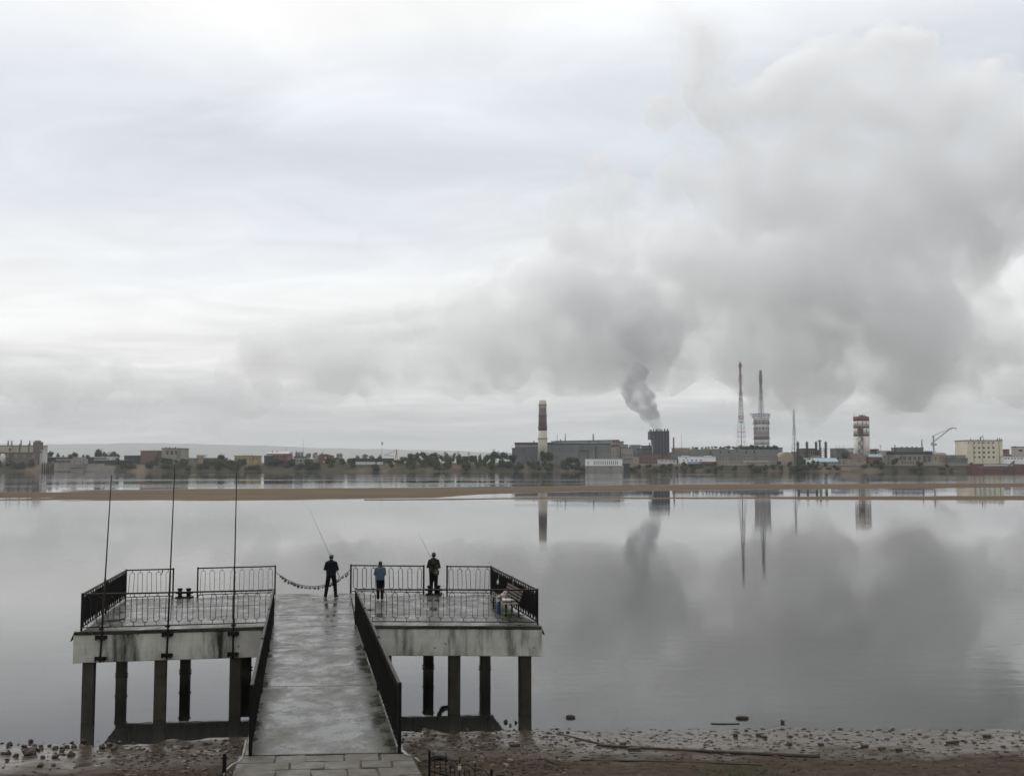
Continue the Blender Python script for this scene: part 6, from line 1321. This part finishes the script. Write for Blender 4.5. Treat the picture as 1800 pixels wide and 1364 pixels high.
rt = random.Random(14); TAIL = []
for i in range(17):
    x = 455 + i * 42; f = i / 16; TAIL += [(x, 632 - 34*f + rt.uniform(-10, 10), 50 + 26*f + rt.uniform(-6, 6)), (x + 20, 668 - 10*f + rt.uniform(-8, 8), 34 + 12*f)]
TAIL += [(880, 540, 60), (820, 560, 50), (940, 520, 66), (1010, 540, 75), (1090, 545, 75)]
dr = cloud('smoke_drift', TAIL, 1330, 7, 18, .009, vol_noise('drifting_smoke', (.978, .984, .990), .0165, .013, lo=.40, hi=.60, dmin=.35, dmax=1.7), 3, None, 'low trailing drift of smoke reaching out from the big steam cloud')
cloud('outer_wisps', [(x, y, r * 1.1 + 8) for x, y, r in TAIL], 1330, 8, 26, .010, vol_noise('drift_wisps', (.985, .987, .99), .006, .011, lo=.43, hi=.62, dmin=0.0), 13, dr)
WSP = [(735, 560, 46), (718, 532, 38), (702, 506, 33), (686, 482, 29), (668, 460, 25), (652, 440, 22), (638, 420, 18), (625, 402, 14), (612, 386, 10), (660, 500, 22), (640, 470, 16), (735, 505, 22), (728, 470, 14)]
cloud('smoke_wisp', WSP, 1300, 5, 15, .016, vol_noise('thin_wisp', (.88, .90, .92), .0062, .022, lo=.42, hi=.60, dmin=.1), 23, None, 'thin ragged wisp curling up from the trailing smoke drift')
LEFT = [(-60, 670, 60), (20, 665, 48), (80, 680, 45), (150, 672, 38), (215, 655, 40), (270, 675, 40), (330, 690, 40), (400, 690, 45), (460, 700, 40), (100, 720, 40), (250, 720, 40), (370, 725, 36)]
cloud('low_cloud', LEFT, 2600, 13, 26, .006, vol_noise('low_grey_cloud', (.955, .965, .975), .0095, .007, dmin=.4), 4, None, 'low grey smoke bank lying over the hills', flat=.6)
PL = [(1157, 753, 10), (1154, 746, 12), (1150, 738, 15), (1144, 729, 17), (1138, 720, 20), (1131, 711, 22), (1123, 704, 22), (1113, 698, 20), (1127, 692, 20), (1102, 690, 15), (1135, 700, 16), (1104, 680, 14), (1112, 668, 15), (1120, 655, 18)]
cloud('steam_plume', PL, 972, 1.3, 3.4, .05, vol_noise('grey_plume', (.56, .575, .595), .080, .06, dmin=.5), 5, None, 'dense grey steam plume rising from the dark slatted tower', flat=.85)
PU = [(1095, 684, 14), (1100, 670, 17), (1108, 660, 20), (1118, 650, 19), (1127, 636, 24), (1132, 618, 30), (1124, 598, 38), (1115, 575, 46), (1145, 600, 30), (1150, 640, 18)]
cloud('upper_plume', PU, 1010, 2.4, 6.5, .03, vol_noise('thin_grey_plume', (.76, .77, .785), .028, .03, dmin=.4), 15, None, 'ragged upper drift of the grey plume joining the big steam cloud', flat=.85)
for i, (balls, Y, lb, d) in enumerate((([(1504, 800, 2.2), (1503, 796, 3), (1500, 793, 4.5), (1494, 791, 4.5), (1489, 788, 4)], 930, 'bright white steam puff at the foot of the silo tower', .12), ([(648.5, 804, 1.6), (648, 800, 2.4), (645, 797, 3), (642, 795, 2.5)], 935, 'small white steam puff over the pipe rack shed', .10), ([(609, 806, 3), (611, 802, 4), (608, 798, 4)], 945, 'thin white vapour beside the brown gabled barn', .035), ([(320, 803, 4), (322, 798, 5), (319, 794, 4)], 950, 'thin white vapour beside the three window block', .03), ([(243, 800, 3), (246, 794, 3.5), (254, 789, 5), (262, 788, 4)], 970, 'thin white vapour over the brown brick works', .025), ([(1642, 770, 4), (1638, 762, 5), (1640, 752, 6)], 975, 'thin vapour beside the harbour crane', .015), ([(1278, 778, 8), (1274, 768, 9), (1282, 760, 8)], 1000, 'faint smoke beside the red and white mast', .008))):
    cloud('steam_puff', balls, Y, .6 if Y < 960 else .9, 1.1, .22, vol_mat('vapour_%d' % i, (.95, .95, .95), d), 6 + i, None, lb, flat=.9)
m = MB(); m.box(-9000, 9000, -80, 12900, -2.6, 232)
tag(m.build('haze', vol_mat('river_haze', (.93, .95, .98), 0.9e-4, .3)), 'thin moist haze over the river', kind='stuff')
